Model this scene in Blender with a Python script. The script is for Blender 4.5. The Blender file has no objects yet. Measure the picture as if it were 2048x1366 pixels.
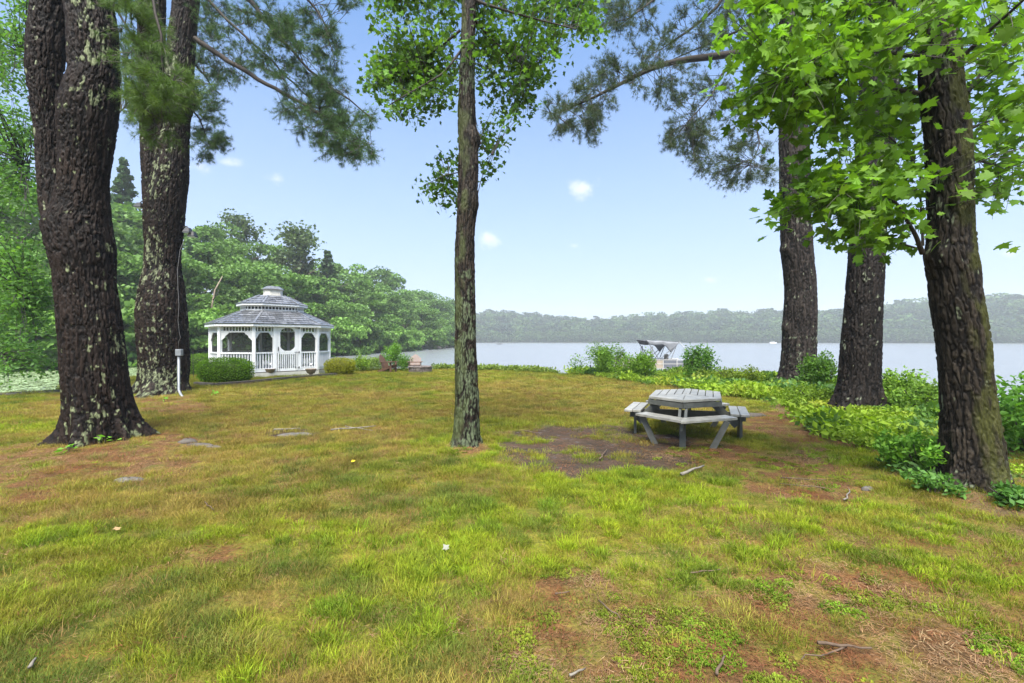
import bpy, math, random
import numpy as np
from mathutils import Vector, Matrix
R = math.radians
rng = np.random.default_rng(7)
random.seed(7)
S = bpy.context.scene
COL = S.collection

# ------------------------------------------------------------------ camera, sky, sun, exposure
CAMH = 1.65
F = 910.2            # focal length in photo pixels (photo is 2048 wide)
HZ = 681.5           # horizon row
cd = bpy.data.cameras.new('camera'); cam = bpy.data.objects.new('camera', cd); COL.objects.link(cam)
cd.lens = 16.0; cd.sensor_width = 36.0; cd.clip_start = 0.05; cd.clip_end = 6000
cd.shift_y = -(683 - HZ) / 2048.0
cam.location = (0, 0, CAMH); cam.rotation_euler = (R(90), 0, 0)
S.camera = cam

SUN_EL, SUN_AZ = R(60), R(186)       # azimuth measured clockwise from +Y: high, behind the camera
world = bpy.data.worlds.new('World'); S.world = world; world.use_nodes = True
wt = world.node_tree; wt.nodes.clear()
def wn(t, **k):
    n = wt.nodes.new(t)
    for a, b in k.items(): setattr(n, a, b)
    return n
wout = wn('ShaderNodeOutputWorld'); wbg = wn('ShaderNodeBackground'); wbg.inputs[1].default_value = 0.05
sky = wn('ShaderNodeTexSky'); sky.sky_type = 'NISHITA'; sky.sun_disc = False
sky.sun_elevation = SUN_EL; sky.sun_rotation = SUN_AZ; sky.altitude = 100
sky.air_density = 1.0; sky.dust_density = 0.3; sky.ozone_density = 2.5
tc = wn('ShaderNodeTexCoord')
# thin fair weather veil that thickens towards the horizon all the way round
sep = wn('ShaderNodeSeparateXYZ'); wt.links.new(tc.outputs['Generated'], sep.inputs[0])
ramp = wn('ShaderNodeMapRange'); ramp.inputs[1].default_value = 0.0; ramp.inputs[2].default_value = 0.62
ramp.inputs[3].default_value = 0.95; ramp.inputs[4].default_value = 0.08
wt.links.new(sep.outputs[2], ramp.inputs[0])
veil = wn('ShaderNodeMix', data_type='RGBA'); wt.links.new(ramp.outputs[0], veil.inputs[0])
deep = wn('ShaderNodeMix', data_type='RGBA', blend_type='MULTIPLY'); deep.inputs[0].default_value = 1.0; wt.links.new(sky.outputs[0], deep.inputs[6]); deep.inputs[7].default_value = (0.92, 1.5, 1.85, 1)
wt.links.new(deep.outputs[2], veil.inputs[6]); veil.inputs[7].default_value = (4.25, 4.5, 5.4, 1)
# small puffs of cloud
last = veil.outputs[2]
nz = wn('ShaderNodeTexNoise'); nz.inputs['Scale'].default_value = 26; nz.inputs['Detail'].default_value = 7; nz.inputs['Roughness'].default_value = 0.62
wt.links.new(tc.outputs['Generated'], nz.inputs['Vector'])
nz0 = wn('ShaderNodeTexNoise'); nz0.inputs['Scale'].default_value = 14; nz0.inputs['Detail'].default_value = 3
wt.links.new(tc.outputs['Generated'], nz0.inputs['Vector'])
for (px, py, rx, ry) in [(1165, 376, 44, 24), (980, 478, 36, 20), (552, 358, 24, 15), (470, 327, 34, 12), (400, 335, 30, 16), (1150, 492, 16, 9),
                         (1960, 118, 50, 22), (215, 190, 40, 30), (1010, 290, 15, 8), (2020, 505, 40, 14), (1420, 560, 30, 10)]:
    d = Vector(((px - 1024) / F, 1.0, -(py - HZ) / F)); L = d.length
    ax = rx / F / L; ay = ry / F / L; d.normalize()
    vs = wn('ShaderNodeVectorMath', operation='SUBTRACT'); wt.links.new(tc.outputs['Generated'], vs.inputs[0]); vs.inputs[1].default_value = d
    vm = wn('ShaderNodeVectorMath', operation='MULTIPLY'); wt.links.new(vs.outputs[0], vm.inputs[0]); vm.inputs[1].default_value = (1/ax, 1/ax, 1/ay)
    ln = wn('ShaderNodeVectorMath', operation='LENGTH'); wt.links.new(vm.outputs[0], ln.inputs[0])
    ad = wn('ShaderNodeMath', operation='MULTIPLY_ADD'); wt.links.new(nz.outputs[0], ad.inputs[0]); ad.inputs[1].default_value = 3.0
    wt.links.new(ln.outputs[1], ad.inputs[2])
    mr = wn('ShaderNodeMapRange'); mr.interpolation_type = 'SMOOTHSTEP'; wt.links.new(ad.outputs[0], mr.inputs[0])
    mr.inputs[1].default_value = 2.3; mr.inputs[2].default_value = 1.0; mr.inputs[3].default_value = 0; mr.inputs[4].default_value = 0.8
    mx = wn('ShaderNodeMix', data_type='RGBA'); wt.links.new(mr.outputs[0], mx.inputs[0]); wt.links.new(last, mx.inputs[6]); mx.inputs[7].default_value = (6.6, 6.9, 7.6, 1)
    last = mx.outputs[2]
wt.links.new(last, wbg.inputs[0]); wt.links.new(wbg.outputs[0], wout.inputs[0])

sd = bpy.data.lights.new('sun', 'SUN'); sd.energy = 4.8; sd.angle = R(40); sd.color = (1, 0.96, 0.88)
sun = bpy.data.objects.new('sun', sd); COL.objects.link(sun)
sv = Vector((math.sin(SUN_AZ) * math.cos(SUN_EL), math.cos(SUN_AZ) * math.cos(SUN_EL), math.sin(SUN_EL)))
sun.rotation_euler = sv.to_track_quat('Z', 'Y').to_euler(); sun.location = (0, -5, 60)
S.view_settings.view_transform = 'Standard'; S.view_settings.look = 'None'
S.view_settings.exposure = 1.72; S.view_settings.gamma = 1.0; S.view_settings.use_curve_mapping = False
try:
    S.cycles.max_bounces = 7; S.cycles.diffuse_bounces = 4; S.cycles.glossy_bounces = 2; S.cycles.transmission_bounces = 3
    S.cycles.transparent_max_bounces = 8; S.cycles.volume_bounces = 0; S.cycles.use_denoising = True
except Exception: pass

# ------------------------------------------------------------------ pixel helpers (photo pixel -> place in the world)
def P(px, py, Y): return np.array([(px - 1024) / F * Y, Y, CAMH - (py - HZ) / F * Y])
def GY(py, z=0.0): return (CAMH - z) * F / (py - HZ)
def G(px, py, z=0.0):
    Y = GY(py, z); return np.array([(px - 1024) / F * Y, Y])

# ------------------------------------------------------------------ numpy noise
def _h(ix, iy, iz, s):
    n = (ix.astype(np.int64) * 374761393 + iy.astype(np.int64) * 668265263 + iz.astype(np.int64) * 2147483647 + s * 974711) & 0xffffffff
    n = ((n ^ (n >> 13)) * 1274126177) & 0xffffffff
    n = ((n ^ (n >> 16)) * 2246822519) & 0xffffffff
    return ((n ^ (n >> 15)) & 0xffff) / 65535.0
def vnoise(p, s=0):
    p = np.asarray(p, float); i = np.floor(p).astype(np.int64); f = p - i; f = f * f * (3 - 2 * f)
    r = 0
    for dx in (0, 1):
        for dy in (0, 1):
            for dz in (0, 1):
                w = (f[:, 0] if dx else 1 - f[:, 0]) * (f[:, 1] if dy else 1 - f[:, 1]) * (f[:, 2] if dz else 1 - f[:, 2])
                r = r + w * _h(i[:, 0] + dx, i[:, 1] + dy, i[:, 2] + dz, s)
    return r
def fbm(p, o=4, s=0):
    p = np.asarray(p, float); a, t, r = 1.0, 0.0, 0.0
    for k in range(o): r = r + a * vnoise(p * 2**k, s + k); t += a; a *= 0.5
    return r / t
def fbm2(x, y, sc, o=4, s=0):
    x = np.asarray(x, float).ravel(); y = np.asarray(y, float).ravel()
    return fbm(np.stack([x * sc, y * sc, np.full_like(x, 0.37)], 1), o, s)
def voro(p, s=0):
    """distances to the nearest and second nearest cell points, and the nearest cell's number"""
    i = np.floor(p).astype(np.int64); f1 = np.full(len(p), 9.0); f2 = np.full(len(p), 9.0); idn = np.zeros(len(p))
    for dx in (-1, 0, 1):
        for dy in (-1, 0, 1):
            for dz in (-1, 0, 1):
                a, b, c = i[:, 0] + dx, i[:, 1] + dy, i[:, 2] + dz; h1 = _h(a, b, c, s)
                d = np.sqrt((a + h1 - p[:, 0])**2 + (b + _h(a, b, c, s + 7) - p[:, 1])**2 + (c + _h(a, b, c, s + 13) - p[:, 2])**2)
                n = d < f1; f2 = np.where(n, f1, np.minimum(f2, d)); idn = np.where(n, h1, idn); f1 = np.where(n, d, f1)
    return f1, f2, idn
def sstep(a, b, x): t = np.clip((x - a) / (b - a), 0, 1); return t * t * (3 - 2 * t)
def lerp(a, b, t): return a + (b - a) * t

# ------------------------------------------------------------------ mesh helpers
def tag(o, label=None, cat=None, group=None, kind=None):
    if label: o['label'] = label
    if cat: o['category'] = cat
    if group: o['group'] = group
    if kind: o['kind'] = kind
    return o
BASE = {}
def thing(name, label, cat, loc=(0, 0, 0), group=None):
    o = bpy.data.objects.new(name, None); COL.objects.link(o); o.location = loc; o.empty_display_size = 0.1
    BASE[o.name] = np.array(loc, float)
    return tag(o, label, cat, group)
def link(name, me, parent=None, base=None):
    o = bpy.data.objects.new(name, me); COL.objects.link(o)
    if parent is not None:
        o.parent = parent; BASE[o.name] = BASE.get(parent.name, np.zeros(3))
    return o
def fast(name, V, Fc, mat, parent=None, col=None, smooth=False, kind=None, mats=None, mi=None):
    """mesh from a vertex array and a face array (all faces the same size); V in world space"""
    V = np.asarray(V, float); Fc = np.asarray(Fc, np.int32)
    if parent is not None: V = V - BASE.get(parent.name, np.zeros(3))
    me = bpy.data.meshes.new(name); k = Fc.shape[1]
    me.vertices.add(len(V)); me.vertices.foreach_set('co', V.astype(np.float32).ravel())
    me.loops.add(Fc.size); me.loops.foreach_set('vertex_index', Fc.ravel())
    me.polygons.add(len(Fc)); me.polygons.foreach_set('loop_start', np.arange(0, Fc.size, k, dtype=np.int32))
    me.polygons.foreach_set('loop_total', np.full(len(Fc), k, np.int32))
    if smooth: me.polygons.foreach_set('use_smooth', np.ones(len(Fc), bool))
    me.update(calc_edges=True)
    if col is not None:
        a = me.color_attributes.new('col', 'FLOAT_COLOR', 'POINT')
        c = np.ones((len(V), 4), np.float32); c[:, :3] = col; a.data.foreach_set('color', c.ravel())
    if mat: me.materials.append(mat)
    o = link(name, me, parent)
    if kind: o['kind'] = kind
    return o
class MB:
    def __init__(s): s.V = []; s.F = []
    def add(s, V, Fs):
        b = len(s.V); s.V += [tuple(map(float, v)) for v in V]; s.F += [tuple(i + b for i in f) for f in Fs]; return s
    def box(s, c, size, rz=0.0):
        hx, hy, hz = [q / 2 for q in size]; cs, sn = math.cos(rz), math.sin(rz); v = []
        for z in (-hz, hz):
            for x, y in ((-hx, -hy), (hx, -hy), (hx, hy), (-hx, hy)):
                v.append((c[0] + x * cs - y * sn, c[1] + x * sn + y * cs, c[2] + z))
        return s.add(v, [(3, 2, 1, 0), (4, 5, 6, 7), (0, 1, 5, 4), (1, 2, 6, 5), (2, 3, 7, 6), (3, 0, 4, 7)])
    def bar(s, a, b, w, h, up=(0, 0, 1)):
        """beam from a to b, w wide sideways and h along 'up'"""
        a = Vector(a); b = Vector(b); d = (b - a).normalized(); u = Vector(up)
        if abs(d.dot(u)) > 0.98: u = Vector((0, 1, 0))
        sx = d.cross(u).normalized(); u = sx.cross(d).normalized(); v = []
        for q in (a, b):
            for i, j in ((-1, -1), (1, -1), (1, 1), (-1, 1)): v.append(q + sx * (i * w / 2) + u * (j * h / 2))
        return s.add(v, [(3, 2, 1, 0), (4, 5, 6, 7), (0, 1, 5, 4), (1, 2, 6, 5), (2, 3, 7, 6), (3, 0, 4, 7)])
    def tube(s, pts, rad, n=8, cap=True):
        V, Fq = tube_arr(pts, rad, n); Fs = [tuple(f) for f in Fq]
        m = len(pts)
        if cap: Fs += [tuple(range(n))[::-1], tuple(range((m - 1) * n, m * n))]
        return s.add(V, Fs)
    def prism(s, poly, z0, z1):
        n = len(poly); V = [(p[0], p[1], z0) for p in poly] + [(p[0], p[1], z1) for p in poly]
        return s.add(V, [tuple(range(n))[::-1], tuple(range(n, 2 * n))] + [(i, (i + 1) % n, n + (i + 1) % n, n + i) for i in range(n)])
    def extr(s, poly3, d):
        """planar polygon (3d points) thickened by vector d"""
        n = len(poly3); d = np.array(d, float); V = [np.array(p, float) for p in poly3]; V = V + [v + d for v in V]
        return s.add(V, [tuple(range(n))[::-1], tuple(range(n, 2 * n))] + [(i, (i + 1) % n, n + (i + 1) % n, n + i) for i in range(n)])
    def lathe(s, prof, c, n=16):
        V = []; Fs = []
        for r, z in prof:
            for k in range(n): a = 2 * math.pi * k / n; V.append((c[0] + r * math.cos(a), c[1] + r * math.sin(a), c[2] + z))
        for i in range(len(prof) - 1):
            for k in range(n): Fs.append((i * n + k, i * n + (k + 1) % n, (i + 1) * n + (k + 1) % n, (i + 1) * n + k))
        Fs += [tuple(range(n))[::-1], tuple(range((len(prof) - 1) * n, len(prof) * n))]
        return s.add(V, Fs)
    def build(s, name, mat, parent=None, smooth=False, bevel=0.0, kind=None):
        me = bpy.data.meshes.new(name); off = BASE.get(parent.name, np.zeros(3)) if parent is not None else np.zeros(3)
        me.from_pydata([(v[0] - off[0], v[1] - off[1], v[2] - off[2]) for v in s.V], [], s.F); me.update()
        if smooth:
            for p in me.polygons: p.use_smooth = True
        if mat: me.materials.append(mat)
        o = link(name, me, parent)
        if bevel:
            m = o.modifiers.new('bevel', 'BEVEL'); m.width = bevel; m.segments = 1; m.limit_method = 'ANGLE'
        if kind: o['kind'] = kind
        return o
def tube_arr(pts, rad, n=6):
    pts = np.asarray(pts, float); m = len(pts); rad = np.broadcast_to(np.asarray(rad, float), (m,))
    t = np.gradient(pts, axis=0); t /= np.linalg.norm(t, axis=1, keepdims=True) + 1e-9
    ref = np.array([0.0, 1.0, 0.13]); a = np.cross(t, ref); bad = np.linalg.norm(a, axis=1) < 1e-3
    a[bad] = np.cross(t[bad], np.array([1.0, 0, 0])); a /= np.linalg.norm(a, axis=1, keepdims=True); b = np.cross(t, a)
    th = np.arange(n) * 2 * np.pi / n
    V = pts[:, None, :] + rad[:, None, None] * (np.cos(th)[None, :, None] * a[:, None, :] + np.sin(th)[None, :, None] * b[:, None, :])
    i = np.arange(m - 1)[:, None] * n; k = np.arange(n)[None, :]; k2 = (k + 1) % n
    Fq = np.stack([i + k, i + n + k, i + n + k2, i + k2], 2).reshape(-1, 4)[:, ::-1]
    return V.reshape(-1, 3), Fq
class Acc:
    """collects big arrays of triangles with vertex colours"""
    def __init__(s): s.V = []; s.F = []; s.C = []; s.n = 0
    def add(s, V, Fc, C=None):
        V = np.asarray(V, float); Fc = np.asarray(Fc)
        if Fc.shape[1] == 4: Fc = np.concatenate([Fc[:, [0, 1, 2]], Fc[:, [0, 2, 3]]])
        s.V.append(V); s.F.append(Fc + s.n); s.n += len(V)
        s.C.append(np.broadcast_to(np.asarray(C if C is not None else (1, 1, 1), float), (len(V), 3)))
    def build(s, name, mat, parent=None, kind=None, smooth=False):
        return fast(name, np.concatenate(s.V), np.concatenate(s.F), mat, parent, np.concatenate(s.C), smooth, kind)

# ------------------------------------------------------------------ materials
def mat_new(name):
    m = bpy.data.materials.new(name); m.use_nodes = True; t = m.node_tree; t.nodes.clear()
    out = t.nodes.new('ShaderNodeOutputMaterial'); b = t.nodes.new('ShaderNodeBsdfPrincipled'); t.links.new(b.outputs[0], out.inputs[0])
    return m, t, b, out
def noise_node(t, scale, detail=4, vec=None, rough=0.55):
    n = t.nodes.new('ShaderNodeTexNoise'); n.inputs['Scale'].default_value = scale; n.inputs['Detail'].default_value = detail; n.inputs['Roughness'].default_value = rough
    if vec: t.links.new(vec, n.inputs['Vector'])
    return n
def mixc(t, fac, a, b, mode='MIX'):
    n = t.nodes.new('ShaderNodeMix'); n.data_type = 'RGBA'; n.blend_type = mode
    for i, v in ((0, fac), (6, a), (7, b)):
        if hasattr(v, 'is_linked'): t.links.new(v, n.inputs[i])
        else: n.inputs[i].default_value = v if i == 0 else (*v[:3], 1)
    return n.outputs[2]
def maprange(t, v, a, b, c, d):
    n = t.nodes.new('ShaderNodeMapRange'); t.links.new(v, n.inputs[0])
    for i, q in enumerate((a, b, c, d)): n.inputs[i + 1].default_value = q
    return n.outputs[0]
def plain(name, c1, c2=None, scale=8.0, rough=0.6, bump=0.0, stretch=None, spec=0.5, metal=0.0, worn=None, var=(0.88, 1.08)):
    """paint, wood, metal or stone: two tones broken by noise, with fine relief"""
    m, t, b, out = mat_new(name); g = t.nodes.new('ShaderNodeTexCoord'); v = g.outputs['Object']
    if stretch:
        mp = t.nodes.new('ShaderNodeMapping'); mp.inputs['Scale'].default_value = stretch; t.links.new(v, mp.inputs[0]); v = mp.outputs[0]
    n = noise_node(t, scale, 5, v); c2 = c2 or tuple(q * 0.75 for q in c1)
    c = mixc(t, maprange(t, n.outputs[0], 0.3, 0.7, 0, 1), c1, c2)
    if worn:
        n2 = noise_node(t, scale * 3.1, 6, v); c = mixc(t, maprange(t, n2.outputs[0], 0.6, 0.72, 0, 0.8), c, worn)
    oi = t.nodes.new('ShaderNodeObjectInfo'); c = mixc(t, 1.0, c, mixc(t, oi.outputs['Random'], (var[0],) * 3, (var[1],) * 3), 'MULTIPLY')
    t.links.new(c, b.inputs['Base Color']); b.inputs['Roughness'].default_value = rough; b.inputs['Metallic'].default_value = metal
    b.inputs['Specular IOR Level'].default_value = spec
    if bump:
        bp = t.nodes.new('ShaderNodeBump'); bp.inputs['Strength'].default_value = bump; bp.inputs['Distance'].default_value = 0.01
        t.links.new(n.outputs[0], bp.inputs['Height']); t.links.new(bp.outputs[0], b.inputs['Normal'])
    return m
def leafmat(name, trans=0.35, attr='col', inst=False, rough=0.55, spec=0.18, gain=1.0, var=0.25):
    m, t, b, out = mat_new(name); a = t.nodes.new('ShaderNodeAttribute'); a.attribute_name = attr
    if inst: a.attribute_type = 'INSTANCER'
    oi = t.nodes.new('ShaderNodeObjectInfo')
    c = mixc(t, 1.0, a.outputs['Color'], mixc(t, oi.outputs['Random'], ((1 - var) * gain,) * 3, ((1 + var) * gain,) * 3), 'MULTIPLY')
    t.links.new(c, b.inputs['Base Color']); b.inputs['Roughness'].default_value = rough; b.inputs['Specular IOR Level'].default_value = spec
    tr = t.nodes.new('ShaderNodeBsdfTranslucent'); t.links.new(mixc(t, 1.0, c, (1.25, 1.35, 0.6), 'MULTIPLY'), tr.inputs[0])
    mx = t.nodes.new('ShaderNodeMixShader'); mx.inputs[0].default_value = trans
    t.links.new(b.outputs[0], mx.inputs[1]); t.links.new(tr.outputs[0], mx.inputs[2]); t.links.new(mx.outputs[0], out.inputs[0])
    return m
def barkmat(name, rough=0.6):
    m, t, b, out = mat_new(name); a = t.nodes.new('ShaderNodeAttribute'); a.attribute_name = 'col'
    g = t.nodes.new('ShaderNodeTexCoord'); mp = t.nodes.new('ShaderNodeMapping'); mp.inputs['Scale'].default_value = (1, 1, 0.35); t.links.new(g.outputs['Object'], mp.inputs[0])
    n = noise_node(t, 55, 6, mp.outputs[0], 0.7)
    c = mixc(t, 1.0, a.outputs['Color'], mixc(t, maprange(t, n.outputs[0], 0.3, 0.7, 0, 1), (0.35, 0.34, 0.33), (1.12, 1.08, 1.04)), 'MULTIPLY')
    t.links.new(c, b.inputs['Base Color']); b.inputs['Roughness'].default_value = rough; b.inputs['Specular IOR Level'].default_value = 0.12
    bp = t.nodes.new('ShaderNodeBump'); bp.inputs['Strength'].default_value = 0.7; bp.inputs['Distance'].default_value = 0.012
    t.links.new(n.outputs[0], bp.inputs['Height']); t.links.new(bp.outputs[0], b.inputs['Normal'])
    return m
M = {}
M['bark'] = barkmat('bark'); M['twig'] = plain('twig_wood', (0.045, 0.035, 0.028), (0.02, 0.016, 0.013), 12, 0.7)
M['leaf'] = leafmat('leaf', 0.42); M['needle'] = leafmat('needle', 0.22); M['crown'] = leafmat('crown_leaf', 0.3, var=0.18)
M['grass'] = leafmat('grass_blade', 0.35, inst=True, attr='tint', var=0.2, rough=0.75, spec=0.08); M['plant'] = leafmat('plant_leaf', 0.4, inst=True, attr='tint', var=0.2)
M['white'] = plain('white_paint', (0.84, 0.84, 0.845), (0.76, 0.76, 0.77), 5, 0.45)
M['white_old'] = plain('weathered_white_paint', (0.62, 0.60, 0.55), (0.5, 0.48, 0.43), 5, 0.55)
M['shingle'] = plain('wet_asphalt_shingle', (0.155, 0.16, 0.175), (0.07, 0.073, 0.08), 9, 0.25, 0.3, None, 0.8, var=(0.7, 1.5))
M['deck'] = plain('roof_deck_felt', (0.05, 0.05, 0.055), None, 10, 0.8)
M['black'] = plain('black_iron', (0.018, 0.018, 0.02), None, 10, 0.45)
M['grey_wood'] = plain('wet_grey_painted_wood', (0.31, 0.30, 0.262), (0.17, 0.163, 0.14), 9, 0.4, 0.3, (1, 1, 1))
M['grey_frame'] = plain('grey_green_frame_wood', (0.095, 0.097, 0.086), (0.055, 0.057, 0.05), 9, 0.45, 0.25)
M['cedar'] = plain('weathered_brown_cedar', (0.12, 0.06, 0.036), (0.065, 0.035, 0.024), 14, 0.5, 0.3, (3, 3, 1))
M['stone'] = plain('fire_pit_stone', (0.15, 0.12, 0.105), (0.08, 0.065, 0.06), 9, 0.7, 0.5)
M['rock'] = plain('grey_rock', (0.13, 0.12, 0.105), (0.06, 0.055, 0.05), 22, 0.8, 0.8, worn=(0.2, 0.2, 0.17), spec=0.15)
M['timber'] = plain('landscape_timber', (0.10, 0.088, 0.075), (0.055, 0.047, 0.04), 9, 0.8, 0.5, spec=0.15)
M['urn'] = plain('stone_urn', (0.24, 0.18, 0.12), (0.13, 0.10, 0.075), 14, 0.7, 0.5)
M['canvas'] = plain('grey_canvas', (0.16, 0.167, 0.18), (0.11, 0.115, 0.127), 4, 0.7, 0.2)
M['alu'] = plain('aluminium', (0.62, 0.63, 0.64), (0.5, 0.51, 0.52), 6, 0.35, metal=0.6)
M['rail'] = plain('dull_rail_paint', (0.42, 0.41, 0.39), (0.33, 0.32, 0.30), 6, 0.5); M['pole'] = plain('canopy_pole_metal', (0.16, 0.16, 0.165), (0.1, 0.1, 0.105), 6, 0.4)
M['navy'] = plain('dark_grey_panel', (0.13, 0.14, 0.16), (0.1, 0.105, 0.12), 4, 0.4)
M['tan'] = plain('tan_vinyl', (0.33, 0.27, 0.2), (0.24, 0.2, 0.15), 6, 0.5)
M['pvc'] = plain('grey_pvc', (0.17, 0.18, 0.195), (0.12, 0.13, 0.14), 9, 0.4)
M['stick'] = plain('dead_stick', (0.12, 0.085, 0.06), (0.06, 0.043, 0.032), 20, 0.9, spec=0.1)
M['pale_stick'] = plain('bleached_stick', (0.2, 0.18, 0.15), (0.10, 0.09, 0.075), 20, 0.8, spec=0.15)

# ------------------------------------------------------------------ the land: lawn on a point, banks, lake, hills
WATER = -0.70
SHORE = np.array([(-90, -45), (-90, 12.6), (-30, 13.4), (-16.2, 14.1), (-15.2, 15.2), (-17.5, 18), (-18, 24.5), (-13.5, 27.5), (-8, 27), (-4, 26.6),
                  (-1, 25.7), (1.2, 24.7), (2.1, 23.3), (4, 22.7), (5.5, 23.4), (8, 23), (10.8, 19.5), (12.2, 15.2), (11, 10.5), (9.2, 7), (8.2, 3), (8.2, -45)], float)
def sdist(x, y, poly=SHORE):
    """signed distance, negative on land"""
    x = np.asarray(x, float).ravel(); y = np.asarray(y, float).ravel(); d = np.full(x.shape, 1e9); ins = np.zeros(x.shape, bool); n = len(poly)
    for i in range(n):
        a = poly[i]; b = poly[(i + 1) % n]; e = b - a; wx, wy = x - a[0], y - a[1]
        t = np.clip((wx * e[0] + wy * e[1]) / (e @ e), 0, 1); d = np.minimum(d, np.hypot(wx - t * e[0], wy - t * e[1]))
        c = ((a[1] > y) != (b[1] > y)) & (x < (b[0] - a[0]) * (y - a[1]) / (b[1] - a[1] + 1e-12) + a[0]); ins ^= c
    return np.where(ins, -d, d)
TREES = {'left': (-6.05, 7.3, 0.55), 'left2': (-9.75, 14.0, 0.8), 'mid': (-0.62, 6.95, 0.2), 'right': (5.05, 4.98, 0.33), 'right2': (7.85, 10.3, 0.5), 'right3': (9.85, 15.6, 0.5)}
def gz(x, y):
    x = np.asarray(x, float).ravel(); y = np.asarray(y, float).ravel(); d = sdist(x, y)
    z = (fbm2(x, y, 0.35, 3, 5) - 0.5) * 0.10 + (fbm2(x, y, 2.2, 2, 9) - 0.5) * 0.03
    z = z * sstep(0.3, -1.5, d)
    for tx, ty, r in TREES.values(): z = z + 0.09 * np.exp(-((x - tx)**2 + (y - ty)**2) / (r * 2.3 + 0.1)**2)
    z = z - 1.25 * sstep(-0.5, 2.6, d) - 0.6 * sstep(2.6, 12, d)
    return z
def gz1(x, y): return float(gz([x], [y])[0])
def topx(x, y): y = np.maximum(y, 0.4); return 1024 + F * x / y, HZ + CAMH * F / y

# patches of the lawn: centre and half axes as they lie on the ground, given by photo rows and columns
def patch(u, v, x, y, L, seed):
    w = (fbm2(x, y, 1.3, 5, seed) - 0.5) * 1.9; m = np.zeros(u.shape)
    for px, py, rx, ry in L:
        q = np.hypot((u - px) / rx, (np.log(v - HZ) - np.log(py - HZ)) * (py - HZ) / ry)
        m = np.maximum(m, sstep(1.15, 0.75, q + w))
    return m
RUST = [(215, 930, 240, 45), (60, 960, 120, 45), (330, 890, 70, 24), (330, 808, 90, 16), (940, 905, 48, 16), (1390, 905, 160, 34), (1590, 930, 140, 45), (1640, 870, 120, 30), (1540, 845, 80, 18),
        (1160, 1190, 80, 45), (1250, 1290, 260, 70), (1700, 1180, 240, 60), (1850, 1320, 250, 70), (1080, 1340, 90, 45), (420, 1110, 60, 18), (1480, 1340, 200, 50), (1620, 985, 120, 28)]
WET = [(1190, 893, 190, 44), (1130, 922, 100, 34), (1270, 890, 120, 30), (590, 868, 60, 8), (1060, 870, 40, 10)]
STRAW = [(500, 850, 420, 60), (560, 800, 330, 35), (150, 840, 200, 50), (400, 930, 260, 50), (200, 1020, 260, 40), (1150, 790, 330, 40), (760, 1080, 110, 45), (1000, 1160, 90, 60), (1230, 1190, 120, 40), (1420, 1230, 110, 45), (1120, 1300, 110, 50), (930, 1200, 80, 60)]
DARK = [(760, 960, 260, 45), (620, 1010, 200, 40), (900, 1000, 160, 45), (560, 1120, 160, 60), (300, 1230, 200, 70), (120, 1330, 180, 60), (1480, 1170, 160, 30), (1650, 1240, 150, 40), (1780, 1120, 120, 30)]
LUSH = [(1000, 1060, 190, 75), (620, 1090, 180, 45), (880, 1130, 200, 70), (700, 1280, 330, 90), (380, 1340, 240, 60), (1190, 960, 150, 40), (1350, 1010, 200, 50), (1560, 1080, 260, 80), (1400, 1130, 240, 60), (1820, 1080, 220, 60), (1180, 1120, 170, 50), (1690, 905, 90, 26), (1560, 800, 60, 14), (1950, 1200, 160, 60), (60, 850, 110, 14), (960, 900, 120, 30), (120, 1080, 90, 30)]
BANKL = np.array([G(*q) for q in [(1165, 748), (1200, 753), (1300, 768), (1420, 785), (1500, 800), (1560, 822), (1640, 862), (1740, 905), (1800, 950), (1880, 985), (1960, 1030), (2060, 1075)]] + [np.array([4.6, 2.6]), np.array([5.2, -10])])
BANK = np.concatenate([BANKL, [(20, -10), (20, 30), (4.5, 30), (3.0, 22.8)]])
def zones(x, y):
    u, v = topx(x, y); front = (y > 1.2)
    z = {k: patch(u, v, x, y, L, s) * front for k, L, s in (('rust', RUST, 21), ('wet', WET, 31), ('straw', STRAW, 41), ('dark', DARK, 51), ('lush', LUSH, 61))}
    z['bank'] = sstep(0.25, -0.25, sdist(x, y, BANK) + (fbm2(x, y, 1.1, 3, 71) - 0.5) * 1.1)
    z['n1'] = fbm2(x, y, 0.9, 4, 81); z['n2'] = fbm2(x, y, 3.5, 3, 91); z['n3'] = fbm2(x, y, 0.33, 3, 95); z['far'] = sstep(6, 11, y)
    return z
C_STRAW = np.array([0.30, 0.23, 0.06]); C_OLIVE = np.array([0.185, 0.208, 0.022]); C_LUSH = np.array([0.225, 0.285, 0.018]); C_DARK = np.array([0.075, 0.105, 0.018])
C_RUST = np.array([0.105, 0.05, 0.027]); C_WET = np.array([0.05, 0.036, 0.027]); C_BANK = np.array([0.10, 0.07, 0.04]); C_MOSS = np.array([0.13, 0.16, 0.02])
def L3(a, b, t): return a + (b - a) * t[:, None]
def turf_colour(z):
    c = np.repeat(C_OLIVE[None], len(z['n1']), 0)
    c = L3(c, C_STRAW, sstep(0.47, 0.66, z['n1'] * 0.6 + z['n3'] * 0.4) * 0.75); c = L3(c, C_STRAW, z['straw'] * sstep(0.25, 0.6, z['n2']) * 0.8)
    c = L3(c, C_DARK, z['dark'] * sstep(.3, .6, z['n2']) * 0.6); c = L3(c, C_DARK, sstep(0.55, 0.75, z['n2']) * 0.35)
    c = L3(c, C_LUSH, z['lush'] * 0.75); c = L3(c, C_LUSH * .9, sstep(.5, .62, z['n3'] * .5 + z['n2'] * .5) * .35)
    return c
def sparse(x, y): u, v = topx(x, y); return sstep(1150, 1500, u) * sstep(960, 1060, v)
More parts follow.
